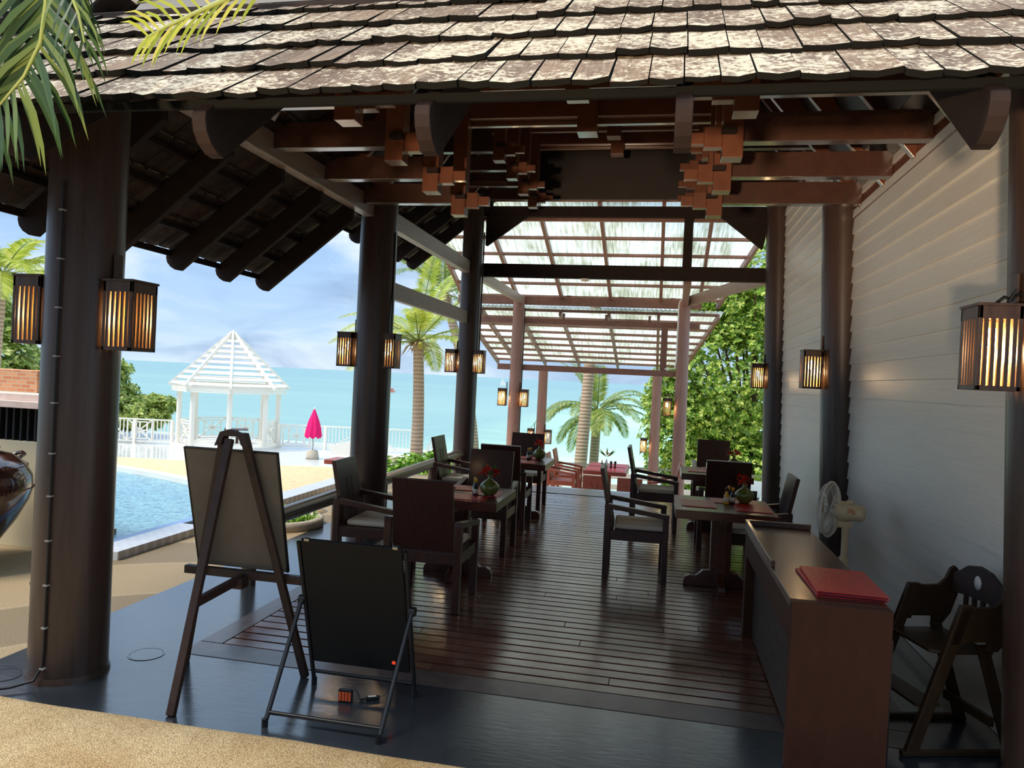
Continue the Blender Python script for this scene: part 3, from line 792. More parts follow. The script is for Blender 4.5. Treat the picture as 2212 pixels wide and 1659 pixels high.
# facing angle: 0 = facing away (+Y)
CH = [
 (-1.625, 5.40, 0, 'dark wooden armchair with its back to us, nearest the black sign board'),
 (-2.30, 5.98, -88, 'dark armchair with two back slots, between the easel board and the near left table'),
 (-1.665, 7.20, 180, 'slotted armchair facing us across the near left table'),
 (-1.72, 8.45, 1, 'dark armchair facing away, tucked between the two left tables'),
 (-2.33, 8.80, -90, 'slotted armchair with thick cushion beside the far handrail on the left'),
 (-1.76, 9.86, 180, 'slotted armchair facing us behind the far left table'),
 (-.16, 6.80, -88, 'armchair with beige cushion standing in the open at the centre of the deck'),
 (.73, 8.30, 0, 'dark armchair facing away behind the near right table with the yellow bottle'),
 (.88, 7.01, 90, 'armchair seen edge-on between the near right table and the white wall'),
 (-.02, 9.13, -90, 'armchair with beige cushion facing the far right table, seen from its side'),
 (.78, 10.75, 180, 'reddish slotted armchair facing us at the far right table, before the leaves'),
]
for i, (x, y, a, lab) in enumerate(CH):
    place(ch, i == 0, (x, y, 0), R(a), lab, 'dark wooden armchairs on the deck')
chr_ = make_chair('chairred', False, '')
CR = [
 (-1.86, 15.0, -90, 'red-brown armchair on the lower terrace, nearer of the two left of the red table'),
 (-1.86, 15.95, -90, 'red-brown armchair on the lower terrace, farther of the two left of the red table'),
 (-1.10, 13.45, 180, 'red slotted chair back showing above the deck edge, left one'),
 (-.47, 13.40, 180, 'red slotted chair back showing above the deck edge, right one'),
 (.12, 14.6, 90, 'red-brown armchair with white card, right of the red terrace table'),
]
for i, (x, y, a, lab) in enumerate(CR):
    place(chr_, i == 0, (x, y, -.97 if y < 14 else -.72), R(a), lab, 'red-brown armchairs on the lower terrace')

# ------------------------------------------------------------------ tables
def make_table(mat, w, d, label, z=.70):
    r = thing('dining_table', label, 'table')
    m = MB()
    m.box(-w / 2, w / 2, -d / 2, -d / 2 + .085, z - .072, z); m.box(-w / 2, w / 2, d / 2 - .085, d / 2, z - .072, z)
    m.box(-w / 2, -w / 2 + .085, -d / 2 + .087, d / 2 - .087, z - .072, z); m.box(w / 2 - .085, w / 2, -d / 2 + .087, d / 2 - .087, z - .072, z)
    n = 6; s = (d - .176) / n
    for i in range(n):
        y = -d / 2 + .088 + s * i
        m.box(-w / 2 + .087, w / 2 - .087, y, y + s - .002, z - .05, z - .001)
    m.build('tabletop', M[mat], r, bevel=.002)
    m = MB(); m.box(-.085, .085, -.045, .045, .06, z - .05); m.box(-.045, .045, -.075, .075, .06, z - .05); m.build('pedestal', M[mat], r, bevel=.003)
    prof = [(-.30, 0), (-.30, .035), (-.285, .07), (-.25, .085), (-.20, .082), (-.175, .10), (-.14, .135), (-.09, .14), (.09, .14), (.14, .135), (.175, .10), (.20, .082), (.25, .085), (.285, .07), (.30, .035), (.30, 0)]
    m = MB(); m.prism(prof, 1, -.03, .03); m.build('foot', M[mat], r, bevel=.004)
    m = MB(); m.prism([(a, b * .98) for a, b in prof], 0, -.03, .03); m.build('foot', M[mat], r, bevel=.004)
    m = MB(); m.bar((-.3, 0, z - .07), (.3, 0, z - .07), .06, .05); m.bar((0, -.3, z - .09), (0, .3, z - .09), .06, .05); m.build('top_bearer', M[mat], r)
    return r
tb = make_table('table', .80, .82, '')
TB = [(-1.63, 6.19, 'square teak table on the left, nearest the easel, with four red mats'),
      (.566, 6.62, 'square teak table on the right, nearest the reception counter'),
      (-1.68, 9.06, 'square teak table at the far left, close to the handrail end'),
      (.68, 9.22, 'square teak table at the far right, before the leafy tree')]
for i, (x, y, lab) in enumerate(TB): place(tb, i == 0, (x, y, 0), 0, lab, 'square pedestal tables on the deck')
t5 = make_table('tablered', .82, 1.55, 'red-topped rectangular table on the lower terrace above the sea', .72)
t5.location = (-.98, 15.1, -.72)

def mat_at(x, y, z, rz, lab, grp, w=.40, d=.29):
    m = MB(); m.box(-w / 2, w / 2, -d / 2, d / 2, 0, .004)
    m.box(-w / 2 + .012, w / 2 - .012, -d / 2 + .012, d / 2 - .012, .004, .0055)
    o = m.build('placemat', M['redmenu'], None, bevel=.001); o.location = (x, y, z); o.rotation_euler = (0, 0, rz)
    return tag(o, lab, 'placemat', grp)
Z = .7005
mat_at(-1.55, 5.96, Z, .03, 'red placemat at the near side of the left table, in front of the green vase', 'red placemats')
mat_at(-1.86, 6.22, Z, 1.57, 'red placemat at the left side of the near left table, catching the light', 'red placemats')
mat_at(-1.62, 6.44, Z, 0, 'red placemat at the far side of the near left table', 'red placemats')
mat_at(-1.40, 6.21, Z, 1.6, 'red placemat on the right side of the near left table, with a pink petal', 'red placemats', .34, .22)
mat_at(.36, 6.60, Z, 1.57, 'dull red placemat at the left end of the near right table', 'red placemats')
mat_at(.68, 6.86, Z, 0, 'dull red placemat at the far side of the near right table', 'red placemats')
mat_at(.80, 6.55, Z, 1.57, 'dull red placemat at the wall side of the near right table', 'red placemats')
mat_at(-1.62, 8.82, Z, 0, 'bright red placemat at the near side of the far left table', 'red placemats')
mat_at(-1.62, 9.30, Z, 0, 'bright red placemat at the far side of the far left table', 'red placemats')
mat_at(.50, 9.22, Z, 1.57, 'pale red placemat at the left side of the far right table', 'red placemats')
mat_at(.74, 9.46, Z, 0, 'red placemat at the far side of the far right table', 'red placemats')
for k, (dx, dy, w) in enumerate(((-.2, -.38, 'near left'), (.2, -.38, 'near right'), (-.2, .38, 'far left'), (.2, .38, 'far right'))):
    mat_at(-.98 + dx, 15.1 + dy, .0005, 1.57, 'red placemat on the %s quarter of the lower terrace table' % w, 'red placemats', .62, .34)

def blossom(m, p, r, rn, mi=0):
    for k in range(9):
        a = rn.uniform(0, 2 * PI); e = rn.uniform(-.4, 1.3)
        d = Vector((math.cos(a) * math.cos(e), math.sin(a) * math.cos(e), math.sin(e)))
        s = d.cross(Vector((.3, .2, 1))).normalized()
        c = Vector(p) + d * r * .25
        m.add([c - s * r * .12, c + d * r * .5 - s * r * .45, c + d * r - Vector((0, 0, r * .2)), c + d * r * .5 + s * r * .45, c + s * r * .12], [(0, 1, 2, 3, 4)], mi)
def make_vase():
    r = thing('flower_vase', '', 'vase')
    m = MB(); m.lathe([(.0, 0), (.035, 0), (.045, .006), (.068, .03), (.082, .06), (.08, .085), (.058, .11), (.03, .128), (.017, .142), (.018, .158), (.022, .165), (.014, .165), (.012, .14)], 28)
    m.build('vase_body', M['vase'], r)
    rn = random.Random(4); m = MB()
    for p in ((-.03, 0, .20), (-.055, .01, .185), (.03, -.01, .19), (-.02, .02, .225), (.045, .015, .18)): blossom(m, p, .044, rn)
    m.build('blossom', M['flower'], r)
    m = MB()
    for a, l in ((.3, .12), (1.0, .15), (2.2, .09), (5.5, .1)):
        d = Vector((math.cos(a) * .6, math.sin(a) * .3, .9)).normalized(); s = d.cross(Vector((0, 1, 0))).normalized() * .008
        b = Vector((0, 0, .155)); m.add([b - s * .3, b + d * l * .5 - s, b + d * l, b + d * l * .5 + s, b + s * .3], [(0, 1, 2, 3, 4)])
    m.build('leaf', M['vleaf'], r)
    return r
v0 = make_vase()
for i, (x, y, s, lab) in enumerate(((-1.37, 6.12, 1, 'olive green vase of red flowers on the near left table'), (.76, 6.80, 1, 'olive green vase of red flowers on the near right table'),
        (-1.44, 9.18, 1, 'olive green vase of red flowers on the far left table'), (.92, 9.55, 1, 'olive green vase of red flowers on the far right table, mostly hidden by a chair'))):
    place(v0, i == 0, (x, y, .7064), i * 1.1, lab, 'olive vases with red flowers')
r = thing('bud_vase', 'white bud vase with red flower and spiky leaves on the lower terrace table', 'vase', (-1.0, 15.1, .001))
m = MB(); m.lathe([(0, 0), (.03, 0), (.04, .05), (.03, .1), (.014, .14), (.016, .16)], 18); m.build('vase_body', M['vasew'], r)
m = MB(); rn = random.Random(8); blossom(m, (0, 0, .24), .07, rn); m.build('blossom', M['flower'], r)
m = MB()
for k in range(8):
    a = k * .8; d = Vector((math.cos(a), math.sin(a) * .5, .75)).normalized(); s = d.cross(Vector((0, 1, .1))).normalized() * .012; b = Vector((0, 0, .2))
    m.add([b - s * .3, b + d * .12 - s, b + d * .24, b + d * .12 + s], [(0, 1, 2, 3)])
m.build('leaf', M['vleaf'], r)

def make_bottle(kind):
    r = thing('sauce_bottle', '', 'bottle')
    m = MB(); m.lathe([(0, 0), (.021, 0), (.022, .01), (.022, .075), (.011, .1), (.010, .115)], 16)
    m.build('bottle_body', M['mustard' if kind else 'sauce'], r)
    m = MB(); m.lathe([(.012, .113), (.013, .14), (.009, .145), (0, .145)], 14); m.build('cap', M['mustard' if kind == 0 else 'capred'], r)
    m = MB(); m.lathe([(.0226, .022), (.0226, .06)], 16); m.build('bottle_label', M['paper'], r)
    return r
b0, b1 = make_bottle(0), make_bottle(1)
def bottle(proto, first, x, y, z, lab): place(proto, first, (x, y, z), random.Random(lab).uniform(0, 6), lab, 'sauce bottles on the tables')
bottle(b0, True, -1.475, 6.07, Z, 'dark soy bottle with yellow cap beside the vase on the near left table')
bottle(b0, False, -1.505, 6.16, Z, 'dark sauce bottle behind the soy bottle on the near left table')
bottle(b0, False, .655, 6.72, Z, 'dark sauce bottle next to the vase on the near right table')
bottle(b1, True, .60, 6.69, Z, 'yellow mustard bottle on the near right table')
bottle(b0, False, .63, 6.81, Z, 'dark sauce bottle behind the yellow one on the near right table')
bottle(b0, False, -1.565, 9.10, Z, 'brown bottle with yellow cap beside the vase on the far left table')
bottle(b0, False, -1.555, 9.19, Z, 'dark bottle close to the vase on the far left table')
bottle(b0, False, -1.08, 15.0, .001, 'brown bottle left of the white bud vase on the terrace table')
def make_mill():
    r = thing('pepper_mill', '', 'mill')
    m = MB(); m.lathe([(0, 0), (.024, 0), (.016, .04), (.016, .07), (.026, .1), (.026, .13), (0, .145)], 16); m.build('mill_body', M['capred'], r); return r
pm = make_mill()
place(pm, True, (-.90, 15.0, .001), 0, 'dark pepper mill next to the white bud vase on the terrace table', 'mills')
place(pm, False, (-.82, 15.02, .001), 0, 'dark pepper mill at the right end of the condiments on the terrace table', 'mills')
m = MB(); m.box(-.035, .035, -.035, .035, 0, .085); m.box(-.028, .028, -.02, .02, .085, .1)
o = m.build('napkin_holder', M['vasew'], None, bevel=.004); o.location = (.62, 9.36, Z); tag(o, 'small white napkin holder on the far right table', 'holder')
m = MB(); m.add([(-.03, 0, .0), (.01, .02, .003), (.035, 0, .008), (.01, -.022, .003)], [(0, 1, 2, 3)])
o = m.build('flower_petal', M['pinkflower']); o.location = (-1.36, 6.05, .708); tag(o, 'fallen pink petal on the right placemat of the near left table', 'petal')
m = MB(); m.bar((0, 0, 0), (-.1, .02, .3), .004, .2, up=(0, 1, 0)); o = m.build('menu_card', M['white_cloth']); o.location = (.12, 14.5, -.25); tag(o, 'white card leaning on the red chair of the lower terrace', 'card')

# ------------------------------------------------------------------ reception counter, menus, fan, high chair
dk = thing('reception_counter', 'brown wooden reception counter with slatted screen at the bottom right', 'counter', (0, 0, 0))
m = MB(); m.box(.625, 1.05, 3.545, 3.60, 0, .7545); m.build('end_panel', M['deskw'], dk, bevel=.004)
m = MB(); m.box(.625, 1.05, 3.601, 5.44, .715, .755); m.build('counter_top', M['desktop'], dk, bevel=.003)
m = MB(); m.box(.63, .655, 3.6, 5.44, .56, .715); m.build('apron', M['deskw'], dk, bevel=.003)
m = MB(); m.box(.63, .70, 5.34, 5.44, 0, .56); m.box(.98, 1.045, 5.34, 5.44, 0, .715); m.build('leg', M['deskw'], dk, bevel=.003)
m = MB()
for k in range(26):
    z = .02 + k * .0208
    m.box(.69, .705, 3.68, 5.34, z, z + .015)
m.box(.705, .712, 3.68, 5.34, .015, .56); m.build('slatted_screen', M['deskd'], dk)
m = MB(); m.box(.623, .645, 4.20, 5.46, .755, .79); m.box(.645, 1.055, 5.425, 5.46, .755, .79); m.build('raised_lip', M['desktop'], dk, bevel=.003)
m = MB(); m.box(1.02, 1.045, 3.62, 5.4, .05, .70); m.build('back_panel', M['deskw'], dk)
def menu(x, y, z, rz, lab):
    r = thing('menu_folder', lab, 'menu', (x, y, z), rz, 'red menu folders on the counter')
    m = MB(); m.box(-.155, .155, -.25, .25, 0, .003); m.box(-.155, .155, -.25, .25, .010, .013); m.box(-.156, -.15, -.25, .25, .003, .010); m.build('cover', M['redmenu'], r, bevel=.001)
    m = MB(); m.box(-.15, .15, -.244, .244, .003, .010); m.build('pages', M['bluegrey'], r)
menu(.905, 3.93, .756, .02, 'lower red menu folder of the pair on the counter, its edge just showing')
menu(.915, 3.92, .770, -.02, 'upper red menu folder lying on another at the near end of the counter')
# folded thing leaning behind the counter
m = MB(); m.box(1.055, 1.075, 3.66, 4.15, 0, .62); m.box(1.082, 1.10, 3.7, 4.1, 0, .58)
tag(m.build('folded_tray', M['black']), 'dark flat panel leaning on the back of the counter near the high chair', 'panel')

fan = thing('standing_fan', 'ivory standing fan with wire guard behind the counter, by the white wall', 'fan', (1.38, 5.88, 0))
m = MB(); m.lathe([(0, 0), (.19, 0), (.19, .02), (.15, .045), (.03, .06)], 28); m.build('fan_base', M['fan'], fan)
m = MB(); m.tube([(0, 0, .05), (0, 0, .47)], .026, 14); m.tube([(0, 0, .44), (0, 0, .50)], .034, 14); m.build('fan_pole', M['fan'], fan)
m = MB(); m.tube([(0, 0, .49), (0, 0, .62), (0, -.005, .74)], [.024, .023, .028], 14); m.box(-.06, .04, -.03, .03, .72, .765); m.build('fan_neck', M['fan'], fan, bevel=.003)
# head axis points to -X and slightly away
hd = Matrix.Translation((0, 0, .835)) @ Matrix.Rotation(R(-30), 4, 'Z')
m = MB(); m.lathe([(0, .13), (.05, .125), (.058, .115), (.06, .03), (.075, .0), (.075, -.03), (.05, -.07), (.02, -.08), (0, -.08)], 24)
m.xf(hd @ Matrix.Rotation(R(90), 4, 'Y')); mo = m.build('motor_housing', M['fan'], fan)
m = MB(); m.box(.0, .05, -.025, .025, .06, .085); m.xf(hd); m.build('carry_handle', M['fan'], mo, bevel=.01)
m = MB()
for k in range(3):
    r0 = .012 + .009 * k
    pts = [(.05 + r0 * math.cos(a), 0, r0 * math.sin(a)) for a in [PI * (j / 10) * 1.15 - .2 for j in range(11)]]
    for i in range(10):
        a, b = Vector(pts[i]), Vector(pts[i + 1])
        m.bar(a, b, .0045, .0012, up=(0, 1, 0))
m.xf(hd @ Matrix.Translation((0, -.0605, 0))); m.build('round_emblem', M['orange'], mo)
gm = hd @ Matrix.Translation((-.115, 0, 0))
def ring(m, rr, x, w, n=40):
    pts = [(x, rr * math.cos(2 * PI * k / n), rr * math.sin(2 * PI * k / n)) for k in range(n + 1)]
    m.tube(pts, w, 6, caps=False)
m = MB()
ring(m, .205, 0, .007)
for k in range(72):
    a = 2 * PI * k / 72; c, s = math.cos(a), math.sin(a)
    m.tube([(-.055, .035 * c, .035 * s), (-.055, .12 * c, .12 * s), (-.035, .185 * c, .185 * s), (0, .205 * c, .205 * s), (.02, .19 * c, .19 * s), (.045, .12 * c, .12 * s), (.05, .06 * c, .06 * s)], .0011, 4, caps=False)
ring(m, .19, .02, .002); ring(m, .185, -.035, .002); ring(m, .12, -.055, .0018); ring(m, .12, .045, .0018)
m.xf(gm); m.build('wire_guard', M['fanw'], fan)
m = MB(); m.lathe([(0, -.006), (.036, -.004), (.036, .004), (0, .006)], 20); m.xf(gm @ Matrix.Translation((-.056, 0, 0)) @ Matrix.Rotation(R(90), 4, 'Y')); m.build('guard_badge', M['fan'], fan)
m = MB()
for k in range(3):
    vs = []
    for (rr, a0) in ((.03, -.5), (.1, -.55), (.165, -.45), (.18, -.1), (.17, .25), (.11, .45), (.03, .5)):
        a = a0 + k * 2 * PI / 3 + .4; vs.append((.02 * a0 * 1.2 - .012, rr * math.cos(a), rr * math.sin(a)))
    m.add(vs, [(0, 1, 2, 3, 4, 5, 6)])
m.xf(gm); bl = m.build('fan_blades', M['clear'], fan); md = bl.modifiers.new('thick', 'SOLIDIFY'); md.thickness = .002
m = MB(); m.tube([(-.03, 0, 0), (.06, 0, 0)], .03, 16); m.xf(gm); m.build('blade_hub', M['clear'], fan)

hc = thing('high_chair', 'brown wooden child high chair against the white wall, right of the counter', 'high chair', (1.435, 4.12, 0), R(17))
# local: faces -X, sides at y = +-.19 ; slanted front legs lean back, rear legs splay
for s in (-1, 1):
    y = s * .20
    m = MB(); m.prism([(-.30, 0), (-.235, 0), (.02, .72), (-.045, .72)], 1, y - .014, y + .014); m.build('front_leg', M['hiwood'], hc, bevel=.005)
    m = MB(); m.prism([(.24, 0), (.30, 0), (.13, .52), (.07, .52)], 1, y - s * .03 - .012, y - s * .03 + .012); m.build('rear_leg', M['hiwood'], hc, bevel=.005)
    m = MB()
    side = [(-.10, .53), (-.045, .70), (-.02, .715), (.06, .71), (.13, .715), (.165, .745), (.19, .80), (.215, .815), (.24, .79), (.235, .66), (.20, .56), (.15, .50), (.10, .50), (.10, .545), (-.02, .545), (-.02, .53)]
    m.prism(side, 1, y + s * .002 - .012, y + s * .002 + .012); m.build('arm_panel', M['hiwood'], hc, bevel=.005)
    m = MB(); m.bar((-.31, y, .012), (.30, y, .012), .03, .024); m.build('floor_rail', M['hiwood'], hc, bevel=.004)
m = MB(); m.prism([(-.16, -.15), (-.155, .15), (-.11, .185), (.15, .185), (.15, -.185), (-.11, -.185)], 2, .475, .492); m.build('seat', M['hiwood'], hc, bevel=.005)
m = MB(); m.box(-.235, -.11, -.185, .185, .225, .24); m.build('footrest', M['hiwood'], hc, bevel=.004)
m = MB(); m.box(.16, .185, -.17, .17, .12, .165); m.build('stretcher', M['hiwood'], hc, bevel=.004)
m = MB()
top = [(-.185, .68), (-.185, .78), (-.14, .805), (-.08, .845), (0, .86), (.08, .845), (.14, .805), (.185, .78), (.185, .68), (.08, .69), (-.08, .69)]
m.prism(top, 0, .195, .217)
bk = m.build('back_top_rail', M['easel'], hc, bevel=.004)
m = MB(); m.lathe([(.0, 0), (.035, 0), (.035, .004), (0, .004)], 24); m.xf(Matrix.Translation((.1935, 0, .775)) @ Matrix.Rotation(R(90), 4, 'Y') @ Matrix.Scale(.7, 4, (0, 1, 0))); m.build('oval_hole', M['wall'], bk)
for y in (-.09, -.03, .03, .09):
    m = MB(); m.box(.198, .212, y - .013, y + .013, .49, .69); m.build('back_slat', M['easel'], hc, bevel=.003)

# ------------------------------------------------------------------ easel with board, folding sign
ez = thing('easel', 'dark wooden tripod easel seen from behind, beside the nearest left column', 'easel', (0, 0, 0))
apL, apR = Vector((-2.25, 3.58, 1.335)), Vector((-2.135, 3.58, 1.33))
m = MB(); m.bar((-2.585, 3.82, 0), apL, .042, .03, up=(0, 1, .2)); m.build('front_leg', M['easel'], ez, bevel=.004)
m = MB(); m.bar((-1.845, 3.82, 0), apR, .042, .03, up=(0, 1, .2)); m.build('front_leg', M['easel'], ez, bevel=.004)
m = MB(); m.bar((-2.232, 3.205, 0), (-2.20, 3.55, 1.31), .042, .03, up=(0, 1, .2)); m.build('rear_leg', M['easel'], ez, bevel=.004)
m = MB(); m.prism([(-2.285, 1.27), (-2.255, 1.345), (-2.21, 1.36), (-2.15, 1.345), (-2.11, 1.345), (-2.085, 1.27), (-2.13, 1.28), (-2.15, 1.325), (-2.23, 1.325), (-2.245, 1.28)], 1, 3.54, 3.585); m.build('head_block', M['easel'], ez, bevel=.004)
m = MB(); m.box(-2.56, -1.80, 3.735, 3.775, .525, .57); m.build('ledge', M['easel'], ez, bevel=.004)
m = MB(); m.bar((-2.228, 3.335, .50), (-2.2, 3.74, .535), .03, .045); m.box(-2.225, -2.16, 3.66, 3.73, .49, .545); m.build('brace', M['easel'], ez, bevel=.004)
m = MB(); m.box(-.27, .27, -.006, .006, 0, .69, 0)
bd = m.build('display_board', [M['greyboard']], None, bevel=.002); bd.location = (-2.235, 3.80, .572); bd.rotation_euler = (R(15), 0, 0)
tag(bd, 'tall grey-brown board standing on the easel, its back to us', 'board')
m = MB(); m.box(-.276, -.268, -.009, .009, 0, .695); m.box(.268, .276, -.009, .009, 0, .695); m.box(-.276, .276, -.009, .009, .69, .698); m.build('board_edge', M['black'], bd)

sg = thing('folding_sign', 'black folding sign board on tubular legs in the front of the deck', 'sign', (0, 0, 0))
ang = math.atan2(.28, .82)
bm_ = Matrix.Translation((-1.475, 3.755, .02)) @ Matrix.Rotation(R(17.5), 4, 'X')
m = MB(); m.box(-.268, .268, -.010, .010, .13, .86); m.xf(bm_); sb = m.build('board', M['blackboard'], sg, bevel=.004)
m = MB()
for x in (-.285, .285): m.tube([bm_ @ Vector((x, 0, .0)), bm_ @ Vector((x, 0, .84))], .0115, 12)
m.tube([bm_ @ Vector((-.285, 0, .06)), bm_ @ Vector((.285, 0, .06))], .010, 12)
m.build('rear_frame', M['metalblack'], sg)
m = MB(); pv = bm_ @ Vector((0, 0, .50))
for x, s in ((-.30, -1), (.30, 1)):
    m.tube([(-1.475 + x * .95, 3.245, .012), (-1.475 + x, pv.y - .01, pv.z)], .0115, 12)
m.tube([(-1.475 - .285, 3.275, .05), (-1.475 + .285, 3.275, .05)], .010, 12)
m.build('front_frame', M['metalblack'], sg)
for x in (-.30, .30):
    m = MB(); m.tube([(-1.475 + x - .016, pv.y, pv.z), (-1.475 + x + .016, pv.y, pv.z)], .024, 14); m.build('hinge', M['black'], sg)
for x, y in ((-.285, 3.243), (.285, 3.243), (-.285, 3.757), (.285, 3.757)):
    m = MB(); m.tube([(-1.475 + x, y, -.002), (-1.475 + x, y, .035)], .015, 10); m.build('foot_cap', M['black'], sg)
for x in (-.235, .235):
    m = MB(); m.box(x - .014, x + .014, -.014, .004, .852, .868); m.xf(bm_); m.build('clip', M['steel'], sg, bevel=.002)
m = MB(); m.lathe([(0, 0), (.010, 0), (.010, .003), (0, .003)], 16); m.xf(bm_ @ Matrix.Translation((.185, -.0105, .185)) @ Matrix.Rotation(R(90), 4, 'X')); m.build('switch', M['led'], sb)
m = MB(); m.lathe([(0, 0), (.012, 0), (.012, .003), (0, .003)], 16); m.xf(bm_ @ Matrix.Translation((.215, -.0105, .18)) @ Matrix.Rotation(R(90), 4, 'X')); m.build('socket', M['metalblack'], sb)
bp = thing('battery_pack', 'black battery holder with four orange cells under the folding sign', 'battery pack', (-1.51, 3.6, 0), .05)
m = MB(); m.box(-.036, .036, -.012, .012, -.002, .062); m.build('holder', M['black'], bp, bevel=.002)
for k in range(4):
    m = MB(); x = -.0255 + k * .017; m.tube([(x, -.011, .008), (x, -.011, .052)], .0072, 12); m.build('battery', M['battery'], bp)
ad = thing('cable_adapter', 'small black inline adapter lying right of the battery pack', 'adapter', (-1.385, 3.66, .0), .5)
m = MB(); m.box(-.035, .035, -.012, .012, -.002, .018); m.build('adapter_body', M['black'], ad, bevel=.003)
m = MB(); m.box(-.024, .016, -.008, .008, .018, .0186); m.build('sticker', M['paper'], ad)
m = MB(); m.tube([(-.035, 0, .008), (-.07, .01, .006)], .004, 8); m.tube([(-.035, -.006, .008), (-.066, -.018, .006)], .004, 8); m.build('plug', M['metalblack'], ad)
m = MB(); m.tube([(-1.49, 3.605, .062), (-1.47, 3.61, .075), (-1.455, 3.63, .04), (-1.45, 3.64, .006), (-1.43, 3.645, .006)], .0022, 6)
m.tube([(-1.36, 3.675, .01), (-1.33, 3.69, .015), (-1.30, 3.705, .08), (-1.292, 3.70, .17)], .0022, 6)
tag(m.build('thin_wire', M['cable']), 'thin black wire from battery pack through adapter to the folding sign', 'wire')
def manhole(x, y, r, lab):
    o = thing('floor_cover', lab, 'cover', (x, y, -.003))
    m = MB(); m.lathe([(r * .9, .0), (r * .9, .003), (r, .003), (r, 0)], 36, smooth=False); m.build('cover_ring', M['floor'], o)
    m = MB(); m.prism([(r * .88 * math.cos(k * PI / 18), r * .88 * math.sin(k * PI / 18)) for k in range(36)], 2, 0, .002); m.build('cover_plate', M['floor'], o)
manhole(-2.85, 3.84, .10, 'round cover plate in the dark floor between column and easel')
manhole(-3.34, 3.36, .09, 'round cover plate in the dark floor at the far left edge')
def cover2(x, y, r, lab):
    o = thing('ground_cover', lab, 'cover', (x, y, -.006))
    m = MB(); m.lathe([(0, .004), (r, .004), (r, 0)], 36); m.build('cover_plate', M['pebble'], o)
    m = MB(); m.lathe([(r, .0), (r, .007), (r * 1.04, .007), (r * 1.04, 0)], 36); m.build('steel_ring', M['steel'], o)
cover2(-4.35, 4.95, .26, 'round pebble-filled cover with steel ring behind the nearest left column')
cover2(-4.05, 8.3, .2, 'round cover in the tan ground behind the handrail')
# handrails
def railing(y0, y1, z0, z1, posts, lab):
    r = thing('handrail', lab, 'handrail', (0, 0, 0))
    m = MB(); m.tube([(-3.07, y0, z0), (-3.07, y1, z1)], .068, 20); m.build('rail_tube', M['rail'], r)
    for y in posts:
        t = (y - y0) / (y1 - y0); m = MB(); m.tube([(-3.07, y, -.004), (-3.07, y, z0 + (z1 - z0) * t - .03)], .055, 16); m.build('rail_post', M['rail'], r)
railing(5.15, 7.42, .46, .46, (5.3, 6.9), 'thick bronze tube handrail behind the easel board, nearer of the two')
railing(7.98, 11.45, .46, .46, (8.12, 10.0, 10.35, 11.3), 'thick bronze tube handrail between the middle and far left columns')
# planter ring
pl = thing('planter_ring', 'low round stone planter with ferns behind the nearer handrail', 'planter', (-3.95, 7.45, -.006))
m = MB(); m.lathe([(.36, 0), (.36, .09), (.40, .10), (.44, .09), (.44, 0)], 36); m.build('stone_ring', M['concrete'], pl)
m = MB(); m.lathe([(0, .06), (.37, .06)], 24); m.build('soil', M['dark'], pl)
rn = random.Random(2); m = MB()
for k in range(420):
    a = rn.uniform(0, 2 * PI); rr = .38 * math.sqrt(rn.random()); p = Vector((rr * math.cos(a), rr * math.sin(a), .06))
    d = Vector((rn.uniform(-1, 1), rn.uniform(-1, 1), rn.uniform(.3, 1.2))).normalized(); s = d.cross(Vector((0, 0, 1))).normalized() * .012; l = rn.uniform(.08, .2)
    m.add([p - s * .4, p + d * l * .5 - s, p + d * l + Vector((0, 0, -.02)), p + d * l * .5 + s], [(0, 1, 2, 3)])
m.build('fern_foliage', M['bush'], pl)

# ------------------------------------------------------------------ plants
def frond(m, base, d0, length, droop, rn, leafl=.5, nleaf=46, mi=0, rib=1, width=.022, hang=.5, twist=0.0):
    """arching palm frond: rachis plus two rows of hanging leaflets"""
    d = Vector(d0).normalized(); p = Vector(base); pts = [p.copy()]; dirs = [d.copy()]
    n = 14
    for i in range(n):
        p = p + d * (length / n); d = (d + Vector((0, 0, -droop / n * (.4 + 1.2 * i / n)))).normalized()
        pts.append(p.copy()); dirs.append(d.copy())
    rad = [.02 * length / 2.4 * (1 - .85 * i / n) + .002 for i in range(n + 1)]
    m.tube(pts, rad, 5, rib)
    for k in range(nleaf):
        t = .12 + .88 * (k + .5) / nleaf
        f = t * n; i = min(int(f), n - 1); q = pts[i].lerp(pts[i + 1], f - i); dd = dirs[i]
        side = dd.cross(Vector((0, 0, 1)))
        if side.length < .05: side = dd.cross(Vector((0, 1, 0)))
        side.normalize(); upv = side.cross(dd).normalized()
        if twist: side = (side * math.cos(twist) + upv * math.sin(twist)).normalized()
        L = leafl * (math.sin(PI * min(1, t * .93 + .07)) ** .6) * rn.uniform(.85, 1.1)
        for s in (-1, 1):
            a = (side * s * 1.0 + dd * (.55 + .5 * t) + upv * .12).normalized()
            q1 = q + a * L * .5 + Vector((0, 0, -hang * L * .12)); q2 = q + a * L * .82 + Vector((0, 0, -hang * L * .45 * rn.uniform(.7, 1.4))); 
            w = a.cross(upv).normalized() * width * (L / leafl + .3)
            if rn.random() < .06: q2 += Vector((0, 0, -.1 * L))
            m.add([q - w * .4, q1 - w, q2, q1 + w, q + w * .4], [(0, 1, 3, 4), (1, 2, 3)], mi)
